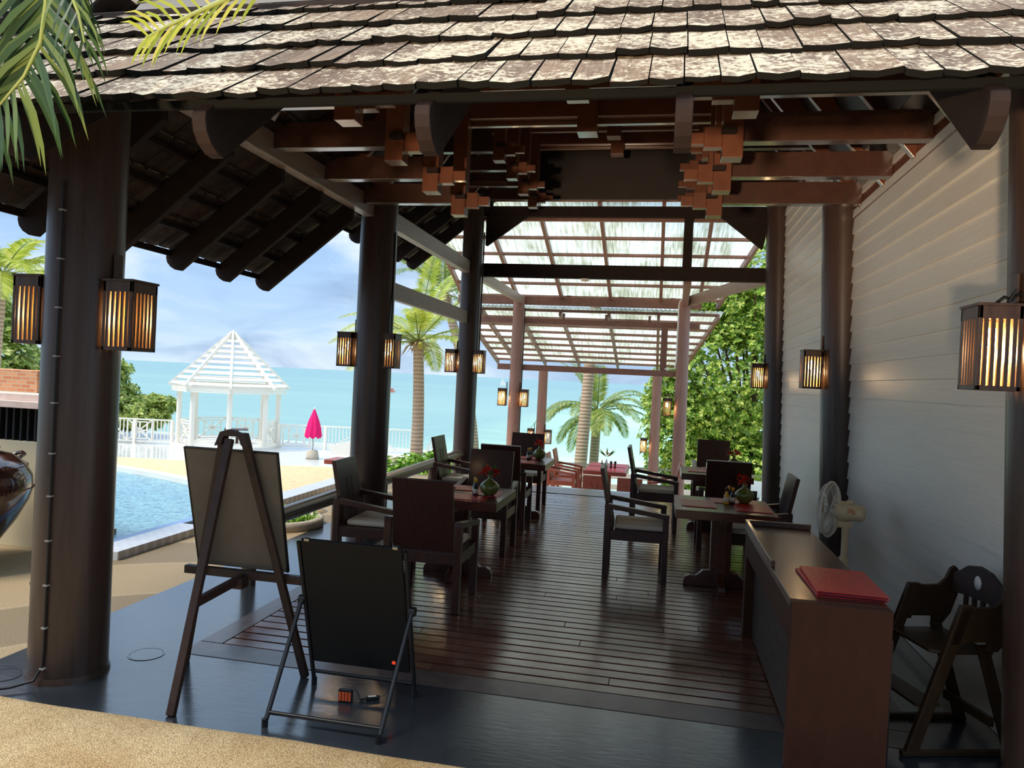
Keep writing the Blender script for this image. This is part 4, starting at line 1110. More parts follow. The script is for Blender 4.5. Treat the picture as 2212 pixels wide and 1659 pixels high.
def palm(name, label, base, top, r0, r1, nfr, flen, seed, mats, bend=(0, 0), up=.75, droop=1.5, nuts=0, leafl=.55, yellow=False, skirt=0, nleaf=44):
    rn = random.Random(seed)
    o = thing(name, label, 'palm tree', base, 0, 'coconut palms')
    B, T = Vector(base), Vector(top); pts = []
    for i in range(13):
        t = i / 12; p = (T - B) * t; s = math.sin(PI * t); p += Vector((bend[0] * s, bend[1] * s, 0)); pts.append(p)
    m = MB(); m.tube(pts, [(r0 + (r1 - r0) * (i / 12) ** .5) for i in range(13)], 14); m.build('trunk', M['trunk'], o)
    m = MB(); c = T - B
    for k in range(nfr):
        a = 2 * PI * k / nfr + rn.uniform(-.25, .25); e = rn.uniform(-.35, up + .45) if k % 2 else rn.uniform(.25, up + .6)
        d = Vector((math.cos(a) * math.cos(e), math.sin(a) * math.cos(e), math.sin(e)))
        frond(m, c + d * .08, d, flen * rn.uniform(.85, 1.1), droop * rn.uniform(.8, 1.2), rn, leafl, nleaf)
    m.build('crown', mats, o, fix=False)
    if nuts or skirt:
        m = MB()
        for k in range(skirt):
            a = rn.uniform(0, 2 * PI); d = Vector((math.cos(a), math.sin(a), rn.uniform(-.9, .5))).normalized(); l = rn.uniform(.35, .8)
            s = d.cross(Vector((0, 0, 1))).normalized() * rn.uniform(.03, .06); q = c + Vector((0, 0, rn.uniform(-.25, .15)))
            m.add([q - s, q + d * l * .6 - s * .7 + Vector((0, 0, .03)), q + d * l + Vector((0, 0, -.25 * l)), q + d * l * .6 + s * .7, q + s], [(0, 1, 3, 4), (1, 2, 3)])
        if skirt: m.build('dry_leaf_sheaths', M['frondbase'], o, fix=False)
        for k in range(nuts):
            a = rn.uniform(0, 2 * PI); m = MB(); m.lathe([(0, -.11), (.07, -.08), (.1, 0), (.07, .08), (0, .11)], 10, (c.x + .22 * math.cos(a), c.y + .22 * math.sin(a), c.z - .12)); m.build('coconut', M['coconut'], o)
    return o
PM = [M['frond'], M['rachis']]
PY = [M['frondy'], M['rachis']]
palm('coconut_palm', 'coconut palm with shaggy dry crown, seen between the middle and far left columns', (-7.30, 21.97, -1.95), (-7.38, 21.97, 2.68), .24, .155, 20, 2.88, 11, PY, (.07, 0), .8, 1.35, 3, .7, skirt=46)
palm('coconut_palm', 'leaning coconut palm half hidden behind the far left deck column', (-6.72, 27.6, -2.6), (-8.34, 27.7, 4.82), .24, .168, 18, 3.6, 23, PM, (.3, 0), .8, 1.4, 3, .7, skirt=24)
palm('coconut_palm', 'tall coconut palm whose trunk rises behind the pergola roof', (-2.68, 26.0, -2.6), (-2.2, 26.2, 7.4), .25, .17, 18, 3.2, 31, PM, (-.02, 0), .7, 1.5, 0, .7)
palm('coconut_palm', 'shorter coconut palm with drooping fronds behind the tall trunk', (-2.55, 29.5, -4.0), (-2.40, 29.4, .55), .22, .17, 22, 2.7, 42, PM, (.02, 0), .55, 1.7, 2, .62, skirt=20)
palm('coconut_palm', 'yellow-green palm at the far left edge, above the bar roof', (-18.8, 18.0, -2.0), (-18.5, 18.0, 3.95), .18, .13, 20, 2.4, 57, PY, (0, 0), .7, 1.5, 0, .7)

def rosette(m, p, d, rn, L, n=7, mi=0):
    d = Vector(d).normalized(); u = d.cross(Vector((.31, .2, .93))).normalized(); w = d.cross(u)
    a0 = rn.uniform(0, 6)
    for k in range(n):
        a = a0 + 2 * PI * k / n + rn.uniform(-.2, .2); o = (u * math.cos(a) + w * math.sin(a) + d * rn.uniform(.1, .7)).normalized()
        s = o.cross(d).normalized() * L * rn.uniform(.17, .24); l = L * rn.uniform(.75, 1.15); dn = Vector((0, 0, -.12 * l))
        c1, c2, e = p + o * l * .45 + d * L * .03, p + o * l * .78, p + o * l + dn
        m.add([p, c1 - s, c2 - s * .9, e, c2 + s * .9, c1 + s], [(0, 1, 2, 3), (0, 3, 4, 5)], mi)
def tree(label, base, lobes, nclu, L, seed, mat, cat='tree', trunk=.2, name='broadleaf_tree', group=None, n=7):
    rn = random.Random(seed); o = thing(name, label, cat, base, 0, group); B = Vector(base)
    m = MB()
    c0 = Vector(lobes[0][0]) - B
    if trunk:
        m.tube([(0, 0, -.3), c0 * .4 + Vector((0, 0, .0)), c0], [trunk, trunk * .8, trunk * .3], 10)
        for (c, r, w) in lobes:
            cc = Vector(c) - B
            for k in range(7):
                a = rn.uniform(0, 2 * PI); d = Vector((math.cos(a) * r[0], math.sin(a) * r[1], rn.uniform(-.2, .9) * r[2])) * .8
                st = c0 * .55; m.tube([st, (st + cc + d) * .5 + Vector((0, 0, -.2)), cc + d], [trunk * .35, trunk * .2, .02], 6)
        m.build('trunk', M['bark'], o)
    m = MB(); tw = sum(l[2] for l in lobes)
    for (c, r, w) in lobes:
        for k in range(int(nclu * w / tw)):
            while True:
                v = Vector((rn.uniform(-1, 1), rn.uniform(-1, 1), rn.uniform(-1, 1)))
                if .02 < v.length <= 1: break
            q = v.normalized() * (v.length ** .33) * rn.uniform(.88, 1.08)
            p = Vector(c) - B + Vector((q.x * r[0], q.y * r[1], q.z * r[2]))
            d = (Vector((q.x, q.y, q.z + .5)) + Vector((rn.uniform(-.5, .5), rn.uniform(-.5, .5), rn.uniform(-.3, .5)))).normalized()
            rosette(m, p, d, rn, L * rn.uniform(.7, 1.2), n)
    m.build('foliage', mat, o, fix=False)
    return o
tree('large leafy green tree at the right, between the pergola columns and the white wall', (2.9, 23.5, -2.9),
     [((2.46, 23.07, 2.04), (2.58, 1.90, 2.91), 5), ((1.01, 22.85, 0.24), (1.51, 1.46, 1.79), 2.2), ((3.58, 22.62, 4.39), (2.24, 1.79, 1.90), 2.5), ((2.58, 22.18, -1.21), (2.35, 1.57, 1.57), 2.4), ((0.11, 23.07, 1.36), (0.62, 0.78, 0.78), .4), ((1.90, 23.07, 3.83), (1.12, 1.12, 1.01), 1)], 9500, .145, 7, M['treeleaf'])
tree('spreading almond tree beyond the white railing, left of the gazebo', (-26.9, 30.6, -4),
     [((-27.0, 30.4, -.3), (3.1, 2.2, 1.6), 4), ((-24.4, 31.0, -.75), (1.8, 1.5, .75), 1.5), ((-26.1, 30.2, 1.1), (1.7, 1.6, 1.0), 1.6), ((-23.2, 31.3, -.3), (.9, .7, .35), .4)], 4200, .26, 8, M['treeleaf2'])
tree('dense green tree at the left edge above the bar roof', (-24, 21.5, -3),
     [((-22.9, 21.6, 1.0), (1.9, 1.8, 1.9), 3), ((-23.9, 21.6, 3.1), (1.5, 1.6, 1.6), 2), ((-21.6, 21.6, -.2), (1.6, 1.4, 1.4), 1.4)], 2600, .24, 9, M['treeleaf2'])
tree('bright green bush beyond the handrail, at the foot of the palm', (-6.5, 18.3, -1.9),
     [((-6.9, 18.3, -1.25), (.8, .6, .72), 2), ((-5.7, 18.5, -1.1), (.8, .6, .78), 2), ((-6.2, 18.4, -1.0), (.6, .5, .6), 1)], 900, .15, 12, M['bush'], 'bush', .05, 'leafy_bush')
tree('low shrub between the handrail posts, near the white step', (-3.9, 13.6, -1.9),
     [((-3.9, 13.6, -1.1), (.7, .5, .5), 1)], 260, .13, 14, M['bush'], 'bush', .04, 'leafy_bush')

# palm fronds hanging in front of the eave (their palm stands out of view)
def near_frond(label, pts, nleaf, lens, seed, width, side_bias, mats):
    rn = random.Random(seed); m = MB(); P = [Vector(p) for p in pts]; n = len(P) - 1
    m.tube(P, [.011 - .008 * i / n for i in range(n + 1)], 6, 1)
    for k in range(nleaf):
        t = (k + .5) / nleaf; f = t * n; i = min(int(f), n - 1); q = P[i].lerp(P[i + 1], f - i); dd = (P[i + 1] - P[i]).normalized()
        for s in (-1, 1):
            sd = Vector(side_bias) * s
            L = lens * (.55 + .5 * math.sin(PI * min(1, .15 + .8 * t))) * rn.uniform(.85, 1.1)
            a = (sd * .8 + dd * .75 + Vector((0, rn.uniform(-.25, .1), 0))).normalized()
            g = Vector((0, 0, -1)); q1 = q + a * L * .4; a2 = (a + g * .35).normalized(); q2 = q1 + a2 * L * .33; a3 = (a2 + g * .55).normalized(); q3 = q2 + a3 * L * .27
            w = a.cross(Vector((0, 1, .2))).normalized() * width
            m.add([q - w * .5, q1 - w, q2 - w * .7, q3, q2 + w * .7, q1 + w, q + w * .5], [(0, 1, 5, 6), (1, 2, 4, 5), (2, 3, 4)], 0)
    o = m.build('palm_frond', mats, None, fix=False)
    return tag(o, label, 'palm frond', 'palm fronds in front of the eave')
NM = [M['frondnear'], M['rachis']]
NF1 = [(-1.97, 2.05, 3.08), (-1.983, 2.05, 2.93), (-1.985, 2.05, 2.82), (-2.0, 2.05, 2.70), (-2.057, 2.05, 2.595), (-2.144, 2.05, 2.506), (-2.25, 2.05, 2.43)]
NF2 = [(-1.90, 1.98, 3.05), (-1.87, 1.98, 2.93), (-1.84, 1.98, 2.83), (-1.80, 1.98, 2.75), (-1.775, 1.98, 2.66)]
NF3 = [(-1.2, 2.05, 2.84), (-1.331, 2.05, 2.81), (-1.446, 2.05, 2.77), (-1.55, 2.05, 2.73), (-1.62, 2.05, 2.70)]
near_frond('large green palm frond hanging down at the top left corner', NF1, 40, .34, 3, .0120, (1, 0, .1), NM)
near_frond('slim palm frond drooping right of the large one at the top left', NF2, 9, .20, 5, .006, (.45, .1, .0), NM)
near_frond('small yellow-green palm frond tip at the top edge, over the shingles', NF3, 14, .17, 6, .006, (.2, .1, 1), [M['frondy'], M['rachis']])

# ------------------------------------------------------------------ gazebo and railings
GC = Vector((-18.66, 30.0, -1.9)); gang = math.atan2(-GC.y, -GC.x)
gz = thing('gazebo', 'white open octagonal gazebo with slatted pyramid roof by the sea', 'gazebo', GC, gang)
def oct(r, k, z): return Vector((r * math.cos(k * PI / 4), r * math.sin(k * PI / 4), z))
m = MB(); m.prism([(2.3 * math.cos(k * PI / 4), 2.3 * math.sin(k * PI / 4)) for k in range(8)], 2, -.1, .12); m.build('base', M['white'], gz)
HC = 2.62
for k in range(8):
    m = MB(); p = oct(2.05, k, 0); m.tube([p, p + Vector((0, 0, HC))], .11, 10); m.build('post', M['white'], gz)
for k in range(8):
    m = MB(); m.bar(oct(2.5, k, 2.62), oct(.05, k, 5.02), .09, .14); m.build('hip_rafter', M['white'], gz)
m = MB()
for j in range(9):
    t = j / 9.6; r = 2.38 * (1 - t); z = 2.74 + 2.27 * t
    for k in range(8): m.bar(oct(r, k, z), oct(r, k + 1, z), .15, .03, up=oct(.67, k + .5, .74))
m.build('roof_slats', M['white'], gz)
m = MB()
for j in range(4):
    for k in range(8): m.bar(oct(2.38, k, 2.62 - j * .07), oct(2.38, k + 1, 2.62 - j * .07), .03, .055)
for k in range(8): m.bar(oct(2.05, k, 2.6), oct(2.05, k + 1, 2.6), .12, .2)
m.build('fascia', M['white'], gz)
m = MB(); m.lathe([(.26, 4.72), (.0, 5.15)], 8); m.build('roof_cap', M['white'], gz)
def xpanel(m, a, b, z0, z1):
    a, b = Vector(a), Vector(b)
    def L(u, v): return a.lerp(b, u) + Vector((0, 0, z0 + (z1 - z0) * v))
    for p, q in (((0, 0), (1, 0)), ((0, 1), (1, 1)), ((0, 0), (0, 1)), ((1, 0), (1, 1)), ((.2, .12), (.8, .12)), ((.2, .88), (.8, .88)), ((.2, .12), (.2, .88)), ((.8, .12), (.8, .88)),
                 ((0, 0), (1, 1)), ((0, 1), (1, 0)), ((.5, .12), (.5, .88)), ((.2, .5), (.8, .5))):
        m.bar(L(*p), L(*q), .05, .05)
for k in (1, 2, 3, 4, 5, 6, 0):
    if k in (0,): continue
    m = MB(); a, b = oct(2.0, k, 0), oct(2.0, k + 1, 0); xpanel(m, a.lerp(b, .08), a.lerp(b, .92), .2, 1.12); m.build('railing_panel', M['white'], gz)
m = MB(); m.box(-.55, .45, -.4, .4, .72, .76); m.box(-.06, .06, -.06, .06, .12, .72); o = m.build('gazebo_table', M['chair'])
o.location = GC + Vector((.3, 0.2, 0)); o.rotation_euler = (0, 0, gang + 1.57); tag(o, 'dark table standing inside the white gazebo', 'table')
def fence(lab, a, b, npost, xp, braces):
    a, b = Vector(a), Vector(b); o = thing('white_railing', lab, 'railing', a)
    D = b - a
    m = MB(); m.bar((0, 0, 1.04), D + Vector((0, 0, 1.04)), .07, .06); m.bar((0, 0, .1), D + Vector((0, 0, .1)), .06, .05); m.build('rail', M['white'], o)
    n = int(D.length / .155); cuts = [0] + [v for pr_ in xp for v in pr_] + [1]
    for a0, a1 in zip(cuts[::2], cuts[1::2]):
        m = MB(); k = 0
        for i in range(n + 1):
            t = i / n
            if not a0 <= t <= a1: continue
            p = D * t; k += 1; m.bar(p + Vector((0, 0, .1)), p + Vector((0, 0, 1.04)), .05, .03, up=(D.normalized()))
        if k: m.build('balusters', M['white'], o)
    for (t0, s0, t1, s1) in braces:
        m = MB(); m.bar(D * t0 + Vector((0, 0, .1 + .9 * s0)), D * t1 + Vector((0, 0, .1 + .9 * s1)), .05, .05); m.build('brace', M['white'], o)
    for x0, x1 in xp:
        m = MB(); xpanel(m, D * x0, D * x1, .1, 1.04); m.build('cross_panel', M['white'], o)
    for i in range(npost):
        m = MB(); p = D * (i / (npost - 1)); m.box(p.x - .06, p.x + .06, p.y - .06, p.y + .06, -.06, 1.04); m.build('post', M['white'], o)
fence('white railing left of the gazebo, before the almond tree', (-25.4, 27.9, -1.9), (-20.75, 29.0, -1.9), 4, ((.60, .82),), ((.2, 0, .45, 1), (.45, 1, .6, 0)))
fence('white railing right of the gazebo, behind the pink parasol', (-16.55, 30.6, -1.9), (-10.6, 32.0, -1.9), 4, ((.03, .22),), ((.36, 0, .62, 1), (.62, 1, .86, 0)))
m = MB(); m.prism([(-1.0, 0), (1.4, 0), (1.4, .95), (.9, .95), (-1.0, .35)], 1, 0, .25)
o = m.build('stair_wall', M['white']); o.location = (-12.6, 29.7, -1.9); o.rotation_euler = (0, 0, .2); tag(o, 'white sloping stair wall behind the middle left column', 'wall')
# parasol
pr = thing('parasol', 'closed bright pink parasol in a concrete foot on the wet tiles', 'parasol', (-13.45, 27.6, -1.9))
m = MB(); m.lathe([(0, 0), (.26, 0), (.25, .1), (.20, .34), (.1, .36), (0, .36)], 20); m.build('parasol_foot', M['concrete'], pr)
m = MB(); m.tube([(0, 0, .3), (0, 0, 2.02)], .022, 10); m.build('pole', M['steel'], pr)
vs, fs = [], []; n = 32
for i, (rr, z) in enumerate(((.30, .86), (.31, .92), (.27, 1.2), (.2, 1.5), (.1, 1.8), (.03, 1.98))):
    for k in range(n):
        a = 2 * PI * k / n; f = 1 + .16 * math.cos(8 * a) * (1 if i < 4 else .4); vs.append((rr * f * math.cos(a), rr * f * math.sin(a), z + (.05 * math.cos(8 * a) if i == 0 else 0)))
for i in range(5):
    for k in range(n): fs.append((i * n + k, i * n + (k + 1) % n, (i + 1) * n + (k + 1) % n, (i + 1) * n + k))
m = MB(); m.add(vs, fs, 0, True); m.build('canopy', M['pink'], pr)
m = MB(); m.lathe([(0, 0), (.035, .02), (.03, .08), (0, .1)], 12, (0, 0, 1.97)); m.build('finial', M['white'], pr)
# bench on the terrace
bn = thing('bench', 'long bench with red front edge and purple-grey top behind the left chair', 'bench', (-4.0, 9.75, 0))
m = MB(); m.box(-.48, .22, -.2, .2, .40, .46); m.build('bench_top', M['tablered'], bn, bevel=.004)
for x in (-.2, .12):
    m = MB(); m.box(x - .05, x + .05, -.16, .16, -.006, .40); m.build('leg', M['white'], bn)

# ------------------------------------------------------------------ bar hut and jar at the left
bar = thing('bar_hut', 'low beige bar hut with flat pinkish roof and dark opening at the left edge', 'hut', (-5.25, 5.64, -.006))
m = MB(); m.box(-3.5, 0, 0, .16, 0, .94); m.box(-.12, 0, .16, .55, 0, .94); m.build('counter_wall', M['beige'], bar, bevel=.004)
m = MB(); m.box(-3.5, -.1, .5, .55, 0, 1.2); m.box(-3.5, -.02, .14, .2, .90, 1.24)
for k in range(9): m.box(-.62 + k * .075, -.60 + k * .075, .02, .16, .93, 1.24)
m.build('dark_interior', M['dark'], bar)
m = MB(); m.box(-3.6, .06, -.12, .75, 1.24, 1.30); m.box(-3.6, .02, -.05, .7, 1.30, 1.36); m.build('roof_slab', M['pinkroof'], bar, bevel=.004)
m = MB(); m.box(-1.2, -.33, .2, .6, 1.36, 1.56); m.build('brick_chimney', M['brick'], bar)
jr = thing('glazed_jar', 'big brown glazed jar with beaded bands at the left edge', 'jar', (-5.47, 4.98, -.006))
m = MB(); m.lathe([(0, 0), (.19, 0), (.21, .03), (.30, .18), (.42, .36), (.50, .52), (.525, .62), (.515, .72), (.46, .82), (.36, .89), (.27, .915), (.285, .94), (.27, .955), (.245, .94), (.24, .88)], 48); m.build('jar_body', M['jar'], jr)
m = MB()
for z, rr, n in ((.62, .527, 96), (.80, .477, 80)):
    for k in range(n):
        a = 2 * PI * k / n; m.lathe([(0, -.007), (.007, 0), (0, .007)], 6, (rr * math.cos(a), rr * math.sin(a), z))
for k in range(14): 
    z = .63 + k * .014; rr = .527 - .03 * ((z - .63) / .18) ** 2 - .0 ; a = -.55; m.lathe([(0, -.006), (.006, 0), (0, .006)], 6, (rr * math.cos(a), rr * math.sin(a), z))
m.build('beaded_band', M['jartrim'], jr)
for a in (-.35, 1.3, 3.0):
    m = MB(); c, s = math.cos(a), math.sin(a)
    pts = [(.44 * c - .06 * s * math.cos(t), .44 * s + .06 * c * math.cos(t), .845 + .0 * t) for t in (0, .5, 1)]
    m.tube([(.43 * c + .07 * s, .43 * s - .07 * c, .83), (.49 * c + .05 * s, .49 * s - .05 * c, .86), (.50 * c, .50 * s, .87), (.49 * c - .05 * s, .49 * s + .05 * c, .86), (.43 * c - .07 * s, .43 * s + .07 * c, .83)], .016, 8); m.build('lug_handle', M['jar'], jr)

# ------------------------------------------------------------------ terrace edge, people, boats
fz = thing('terrace_fence', 'low white horizontal-board fence at the edge of the lower terrace above the sea', 'fence', (-4.5, 20.8, -1.86))
for z in (.35, .68, .98):
    m = MB(); m.bar((0, 0, z), (7.4, .1, z), .05, .14); m.build('board', M['white'], fz)
m = MB(); m.bar((-.1, 0, 1.25), (7.5, .1, 1.25), .09, .04); m.build('top_rail', M['steel'], fz)
for x in (0, 1.85, 3.7, 5.55, 7.3):
    m = MB(); m.box(x - .05, x + .05, .03, .12, 0, 1.25); m.build('post', M['white'], fz)
m = MB(); m.prism([(1.30, 11.95), (1.52, 11.9), (1.95, 13.9), (1.6, 14.2)], 2, -.72, .02); m.prism([(1.28, 11.93), (1.54, 11.88), (1.98, 13.9), (1.58, 14.2)], 2, .02, .06)
tag(m.build('parapet', M['white']), 'low pale parapet beyond the far wall column, under the leafy tree', 'parapet')
m = MB(); m.box(-.5, .5, -.3, .3, 0, 1.05); m.box(-.54, .54, -.34, .34, 1.05, 1.12)
o = m.build('white_pedestal', M['white'], None, bevel=.01); o.location = (-7.6, 20.9, -1.86); tag(o, 'white box-like stand left of the person in white', 'stand')

def body(name, label, loc, rz, H, cloth, arms):
    o = thing(name, label, 'person', loc, rz); s = H / 1.7
    vs = [(0, 0, .92), (0, 0, 1.12), (0, .0, 1.34), (0, 0, 1.46), (0, -.01, 1.50),
          (.09, 0, .88), (.10, -.01, .48), (.10, .02, .06), (.10, -.12, .03), (-.09, 0, .88), (-.10, -.01, .48), (-.10, .02, .06), (-.10, -.12, .03),
          (.17, 0, 1.38), arms[0], arms[1], (-.17, 0, 1.38), arms[2], arms[3]]
    es = [(0, 1), (1, 2), (2, 3), (3, 4), (0, 5), (5, 6), (6, 7), (7, 8), (0, 9), (9, 10), (10, 11), (11, 12), (2, 13), (13, 14), (14, 15), (2, 16), (16, 17), (17, 18)]
    rad = [.13, .12, .14, .06, .055, .09, .06, .042, .035, .09, .06, .042, .035, .06, .042, .03, .06, .042, .03]
    me = bpy.data.meshes.new('body'); me.from_pydata([(x * s, y * s, z * s) for x, y, z in vs], es, []); me.materials.append(cloth)
    b = bpy.data.objects.new('body', me); COL.objects.link(b); b.parent = o
    sk = b.modifiers.new('skin', 'SKIN')
    for i, sv in enumerate(me.skin_vertices[0].data): sv.radius = (rad[i] * s, rad[i] * s * .8); sv.use_root = (i == 0)
    sb = b.modifiers.new('sub', 'SUBSURF'); sb.levels = 2; sb.render_levels = 2
    m = MB()
    prof = [(.0, -.115), (.04, -.105), (.06, -.07), (.07, -.02), (.075, .03), (.07, .075), (.045, .105), (0, .12)]
    m.lathe(prof, 18, (0, 0, 0)); m.lathe([(0, -.02), (.014, -.012), (.009, .02), (0, .03)], 8, (0, -.082, -.01))
    for x in (-.028, .028): m.lathe([(0, -.008), (.01, 0), (0, .008)], 8, (x, -.067, .015))
    for x in (-.075, .075): m.lathe([(0, -.025), (.014, 0), (0, .025)], 8, (x, .0, .0))
    m.box(-.022, .022, -.068, -.058, -.055, -.048)
    m.build('head', M['skin'], o, loc=(0, -.015 * s, 1.60 * s))
    for i in (1, 3):
        hx = Vector(arms[i]) * s; m = MB(); m.lathe([(0, -.05), (.03, -.03), (.035, .02), (0, .05)], 10, hx)
        for f in range(4): m.tube([hx + Vector((-.025 + .016 * f, -.01, -.04)), hx + Vector((-.025 + .016 * f, -.03, -.085 + .006 * abs(f - 1.5)))], .007, 6)
        m.tube([hx + Vector((.03, -.01, 0)), hx + Vector((.05, -.03, -.035))], .008, 6); m.build('hand', M['skin'], o)
    m = MB(); m.lathe([(.079, -.03), (.083, .03), (.078, .08), (.05, .115), (0, .13)], 18, (0, .012, 0)); m.build('hair', M['hair'], o, loc=(0, -.015 * s, 1.60 * s))
    return o, s
p1, s = body('person', 'person in dark clothes with pink flowers, mostly hidden by the far left column', (-5.52, 20.2, -1.86), 1.2, 1.74, M['dark_cloth'], ((.24, -.05, 1.12), (.16, -.28, 1.10), (-.24, -.05, 1.12), (-.12, -.3, 1.12)))
m = MB(); m.lathe([(.145, .93), (.15, .97), (.145, 1.0)], 18); m.build('white_belt', M['white_cloth'], p1)
m = MB(); rn = random.Random(5)
for k in range(9): blossom(m, (rn.uniform(-.08, .08) + .02, -.33 + rn.uniform(-.05, .05), 1.22 + rn.uniform(-.06, .08)), .07, rn)
m.build('flower_bunch', M['pinkflower'], p1)
p2, s = body('person', 'person in white dress and long veil behind the slotted chair at the handrail', (-6.25, 20.55, -1.86), .6, 1.68, M['white_cloth'], ((.24, -.04, 1.12), (.15, -.24, 1.05), (-.24, -.04, 1.12), (-.15, -.24, 1.05)))
m = MB(); m.lathe([(.42, .02), (.36, .3), (.24, .75), (.15, 1.0), (.16, 1.15), (.17, 1.3)], 28); m.build('dress_skirt', M['white_cloth'], p2)
vs, fs = [], []; n = 18
for i, (rr, z) in enumerate(((.50, .05), (.42, .5), (.33, 1.0), (.24, 1.4), (.15, 1.62), (.1, 1.72), (.02, 1.76))):
    for k in range(n + 1):
        a = -.3 + (PI + .6) * k / n; vs.append((rr * math.cos(a) * (1 + .08 * math.sin(9 * a)), rr * math.sin(a) * .8 + .02, z))
for i in range(6):
    for k in range(n): fs.append((i * (n + 1) + k, i * (n + 1) + k + 1, (i + 1) * (n + 1) + k + 1, (i + 1) * (n + 1) + k))
m = MB(); m.add(vs, fs, 0, True); m.build('veil', M['veil'], p2, fix=False)

bt = thing('fishing_boat', 'small reddish fishing boat with outriggers far out on the sea', 'boat', (-205, 552, -14), .5)
m = MB(); m.prism([(-2.6, 1.6), (-1.8, -.1), (1.8, -.1), (2.8, 2.2), (2.6, 2.2), (1.6, 1.1), (-1.6, 1.1)], 1, -1.2, 1.2); m.build('hull', M['redboat'], bt)
m = MB(); m.box(-1.3, 1.0, -1, 1, 1.1, 3.0); m.box(-1.5, 1.2, -1.2, 1.2, 3.0, 3.2); m.build('cabin', M['redboat'], bt)
m = MB(); m.bar((-5.8, 0, 2.9), (5.8, 0, 2.9), .15, .15); m.bar((0, 0, 3), (0, 0, 5.6), .15, .15); m.build('outriggers', M['white'], bt)
sl = thing('sail_boat', 'white sailing yacht near the horizon beside the pergola column', 'boat', (-300, 1412, -14), .2)
m = MB(); m.prism([(-6, 1.6), (-5, 0), (4.5, 0), (6.5, 1.8)], 1, -1.5, 1.5); m.build('hull', M['white'], sl)
m = MB(); m.bar((0, 0, 1), (0, 0, 16), .2, .2); m.prism([(.3, 2.5), (.3, 15.5), (-5, 2.8)], 1, -.04, .04); m.prism([(.6, 14), (6, 2.2), (.8, 2.4)], 1, -.04, .04); m.build('mast_and_sails', M['white'], sl)

# unseen roof slab on posts, added to shade the ground behind the viewpoint
m = MB(); m.box(-14, 9, -13, -.7, 3.5, 3.7)
for x in (-9, -4.5, 0, 4.5): m.box(x - .2, x + .2, -2.4, -2.0, .04, 3.5)
struct(m.build('added_shade_roof', M['rafter']), 'added dark flat roof on square posts, unseen, shading the ground behind the viewpoint', 'roof')
# ------------------------------------------------------------------ camera, sky, light
cam = bpy.data.cameras.new('camera'); co = bpy.data.objects.new('camera', cam); COL.objects.link(co)
cam.sensor_width = 36.0; cam.lens = 36.0 * 1614.0 / 2212.0; cam.clip_start = .05; cam.clip_end = 60000
rx = Vector((0.9795019, 0.1956485, 0.0479333)); ry = Vector((-0.0485752, -0.0015190, 0.9988184)); rz = Vector((0.1954901, -0.9806729, 0.0080158))
mw = Matrix((rx, ry, rz)).transposed().to_4x4(); mw.translation = (0, 0, 1.7); co.matrix_world = mw
SC.camera = co

w = bpy.data.worlds.new('world'); SC.world = w; w.use_nodes = True
nt = w.node_tree; nt.nodes.clear(); N = nt.nodes.new; Lk = nt.links.new
tc = N('ShaderNodeTexCoord'); sep = N('ShaderNodeSeparateXYZ'); Lk(tc.outputs['Generated'], sep.inputs[0])
def ramp(src, stops, interp='LINEAR'):
    r = N('ShaderNodeValToRGB'); e = r.color_ramp.elements; r.color_ramp.interpolation = interp
    while len(e) < len(stops): e.new(.5)
    for i, (p, c) in enumerate(stops): e[i].position = p; e[i].color = (*c[:3], 1)
    Lk(src, r.inputs['Fac']); return r.outputs['Color']
def mixc(f, a, b, mode='MIX'):
    m = N('ShaderNodeMix'); m.data_type = 'RGBA'; m.blend_type = mode
    for k, v in ((0, f), (6, a), (7, b)):
        if hasattr(v, 'is_output'): Lk(v, m.inputs[k])
        else: m.inputs[k].default_value = v
    return m.outputs[2]
base = ramp(sep.outputs['Z'], [(0, rgb(196, 218, 236)), (.05, rgb(178, 206, 236)), (.2, rgb(150, 188, 230)), (.6, rgb(150, 186, 226))])
mp = N('ShaderNodeMapping'); mp.inputs['Scale'].default_value = (2.2, 2.2, 6.5); Lk(tc.outputs['Generated'], mp.inputs['Vector'])
n1 = N('ShaderNodeTexNoise'); n1.inputs['Scale'].default_value = 1.7; n1.inputs['Detail'].default_value = 7; n1.inputs['Roughness'].default_value = .55; n1.inputs['Distortion'].default_value = .6; Lk(mp.outputs[0], n1.inputs['Vector'])
mp2 = N('ShaderNodeMapping'); mp2.inputs['Scale'].default_value = (2.0, 2.0, 7); mp2.inputs['Location'].default_value = (3, 1, .12); Lk(tc.outputs['Generated'], mp2.inputs['Vector'])
n2 = N('ShaderNodeTexNoise'); n2.inputs['Scale'].default_value = 2.1; n2.inputs['Detail'].default_value = 6; n2.inputs['Distortion'].default_value = .8; Lk(mp2.outputs[0], n2.inputs['Vector'])
c = mixc(ramp(n1.outputs['Fac'], [(.47, (0, 0, 0)), (.66, (.9, .9, .9))]), base, rgb(222, 234, 245))
c = mixc(ramp(n2.outputs['Fac'], [(.47, (0, 0, 0)), (.66, (.85, .85, .85))]), c, rgb(146, 174, 208))
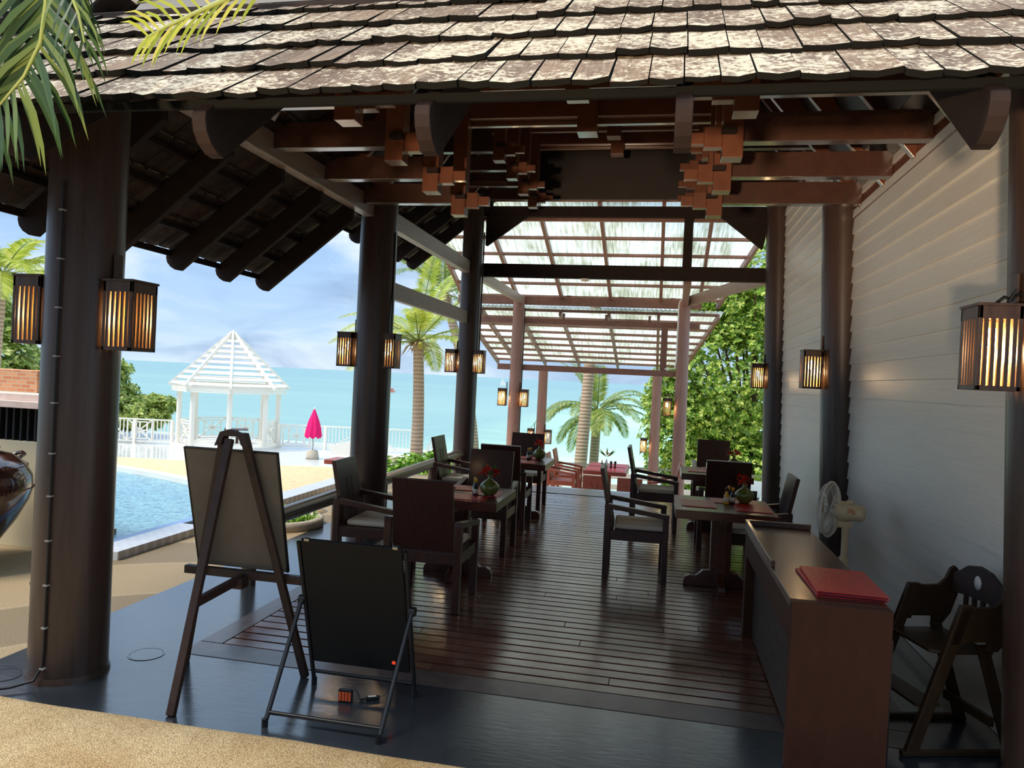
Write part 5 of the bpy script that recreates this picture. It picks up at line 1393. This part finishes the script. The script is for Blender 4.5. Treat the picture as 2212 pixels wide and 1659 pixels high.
# sky brightened overhead, and dimmed behind the viewpoint to keep front light down
zen = ramp(sep.outputs['Z'], [(.22, (.0, .0, .0)), (.5, (.45, .45, .45)), (.85, (1, 1, 1))])
neg = N('ShaderNodeMath'); neg.operation = 'MULTIPLY'; neg.inputs[1].default_value = -1; Lk(sep.outputs['Y'], neg.inputs[0])
bk = ramp(neg.outputs[0], [(.0, (0, 0, 0)), (.5, (1, 1, 1))])
f1 = mixc(1.0, zen, (ZEN * 1.12, ZEN * .98, ZEN * .82, 1), 'MULTIPLY'); f2 = mixc(1.0, bk, (BACK, BACK, BACK, 1), 'MULTIPLY')
g = mixc(1.0, f1, f2, 'ADD'); g = mixc(1.0, g, (1, 1, 1, 1), 'ADD')
for nd in nt.nodes:
    if nd.type == 'MIX': nd.clamp_result = False
c = mixc(1.0, c, g, 'MULTIPLY')
bg = N('ShaderNodeBackground'); Lk(c, bg.inputs['Color']); bg.inputs['Strength'].default_value = SKY
ou = N('ShaderNodeOutputWorld'); Lk(bg.outputs[0], ou.inputs['Surface'])
# warm light thrown up under the eaves: late sun mirrored by the water of a pool behind the viewer
L = bpy.data.lights.new('mirrored_sun', 'SPOT'); L.energy = GLINT; L.color = (1, .74, .5); L.spot_size = R(31); L.spot_blend = .5; L.shadow_soft_size = .2
lo = bpy.data.objects.new('mirrored_sun', L); COL.objects.link(lo); lo.location = (-1.7, -6.0, .14)
lo.rotation_euler = Vector((math.sin(R(9)), math.cos(R(9)), math.tan(R(21)))).to_track_quat('-Z', 'Y').to_euler()
L = bpy.data.lights.new('veiled_sun', 'SUN'); L.energy = SUN; L.angle = R(22); L.color = (1, .93, .82)
lo = bpy.data.objects.new('veiled_sun', L); COL.objects.link(lo); lo.location = (-20, -12, 40); lo.rotation_euler = (-Vector((-.42, -.27, .87))).to_track_quat('-Z', 'Y').to_euler()

SC.view_settings.view_transform = 'Standard'; SC.view_settings.look = 'None'; SC.view_settings.gamma = 1.0; SC.view_settings.exposure = EXPO
SC.view_settings.use_curve_mapping = False
SC.cycles.use_denoising = True
SC.cycles.max_bounces = 10; SC.cycles.transparent_max_bounces = 12
SC.cycles.sample_clamp_indirect = 6.0
bpy.context.view_layer.update()
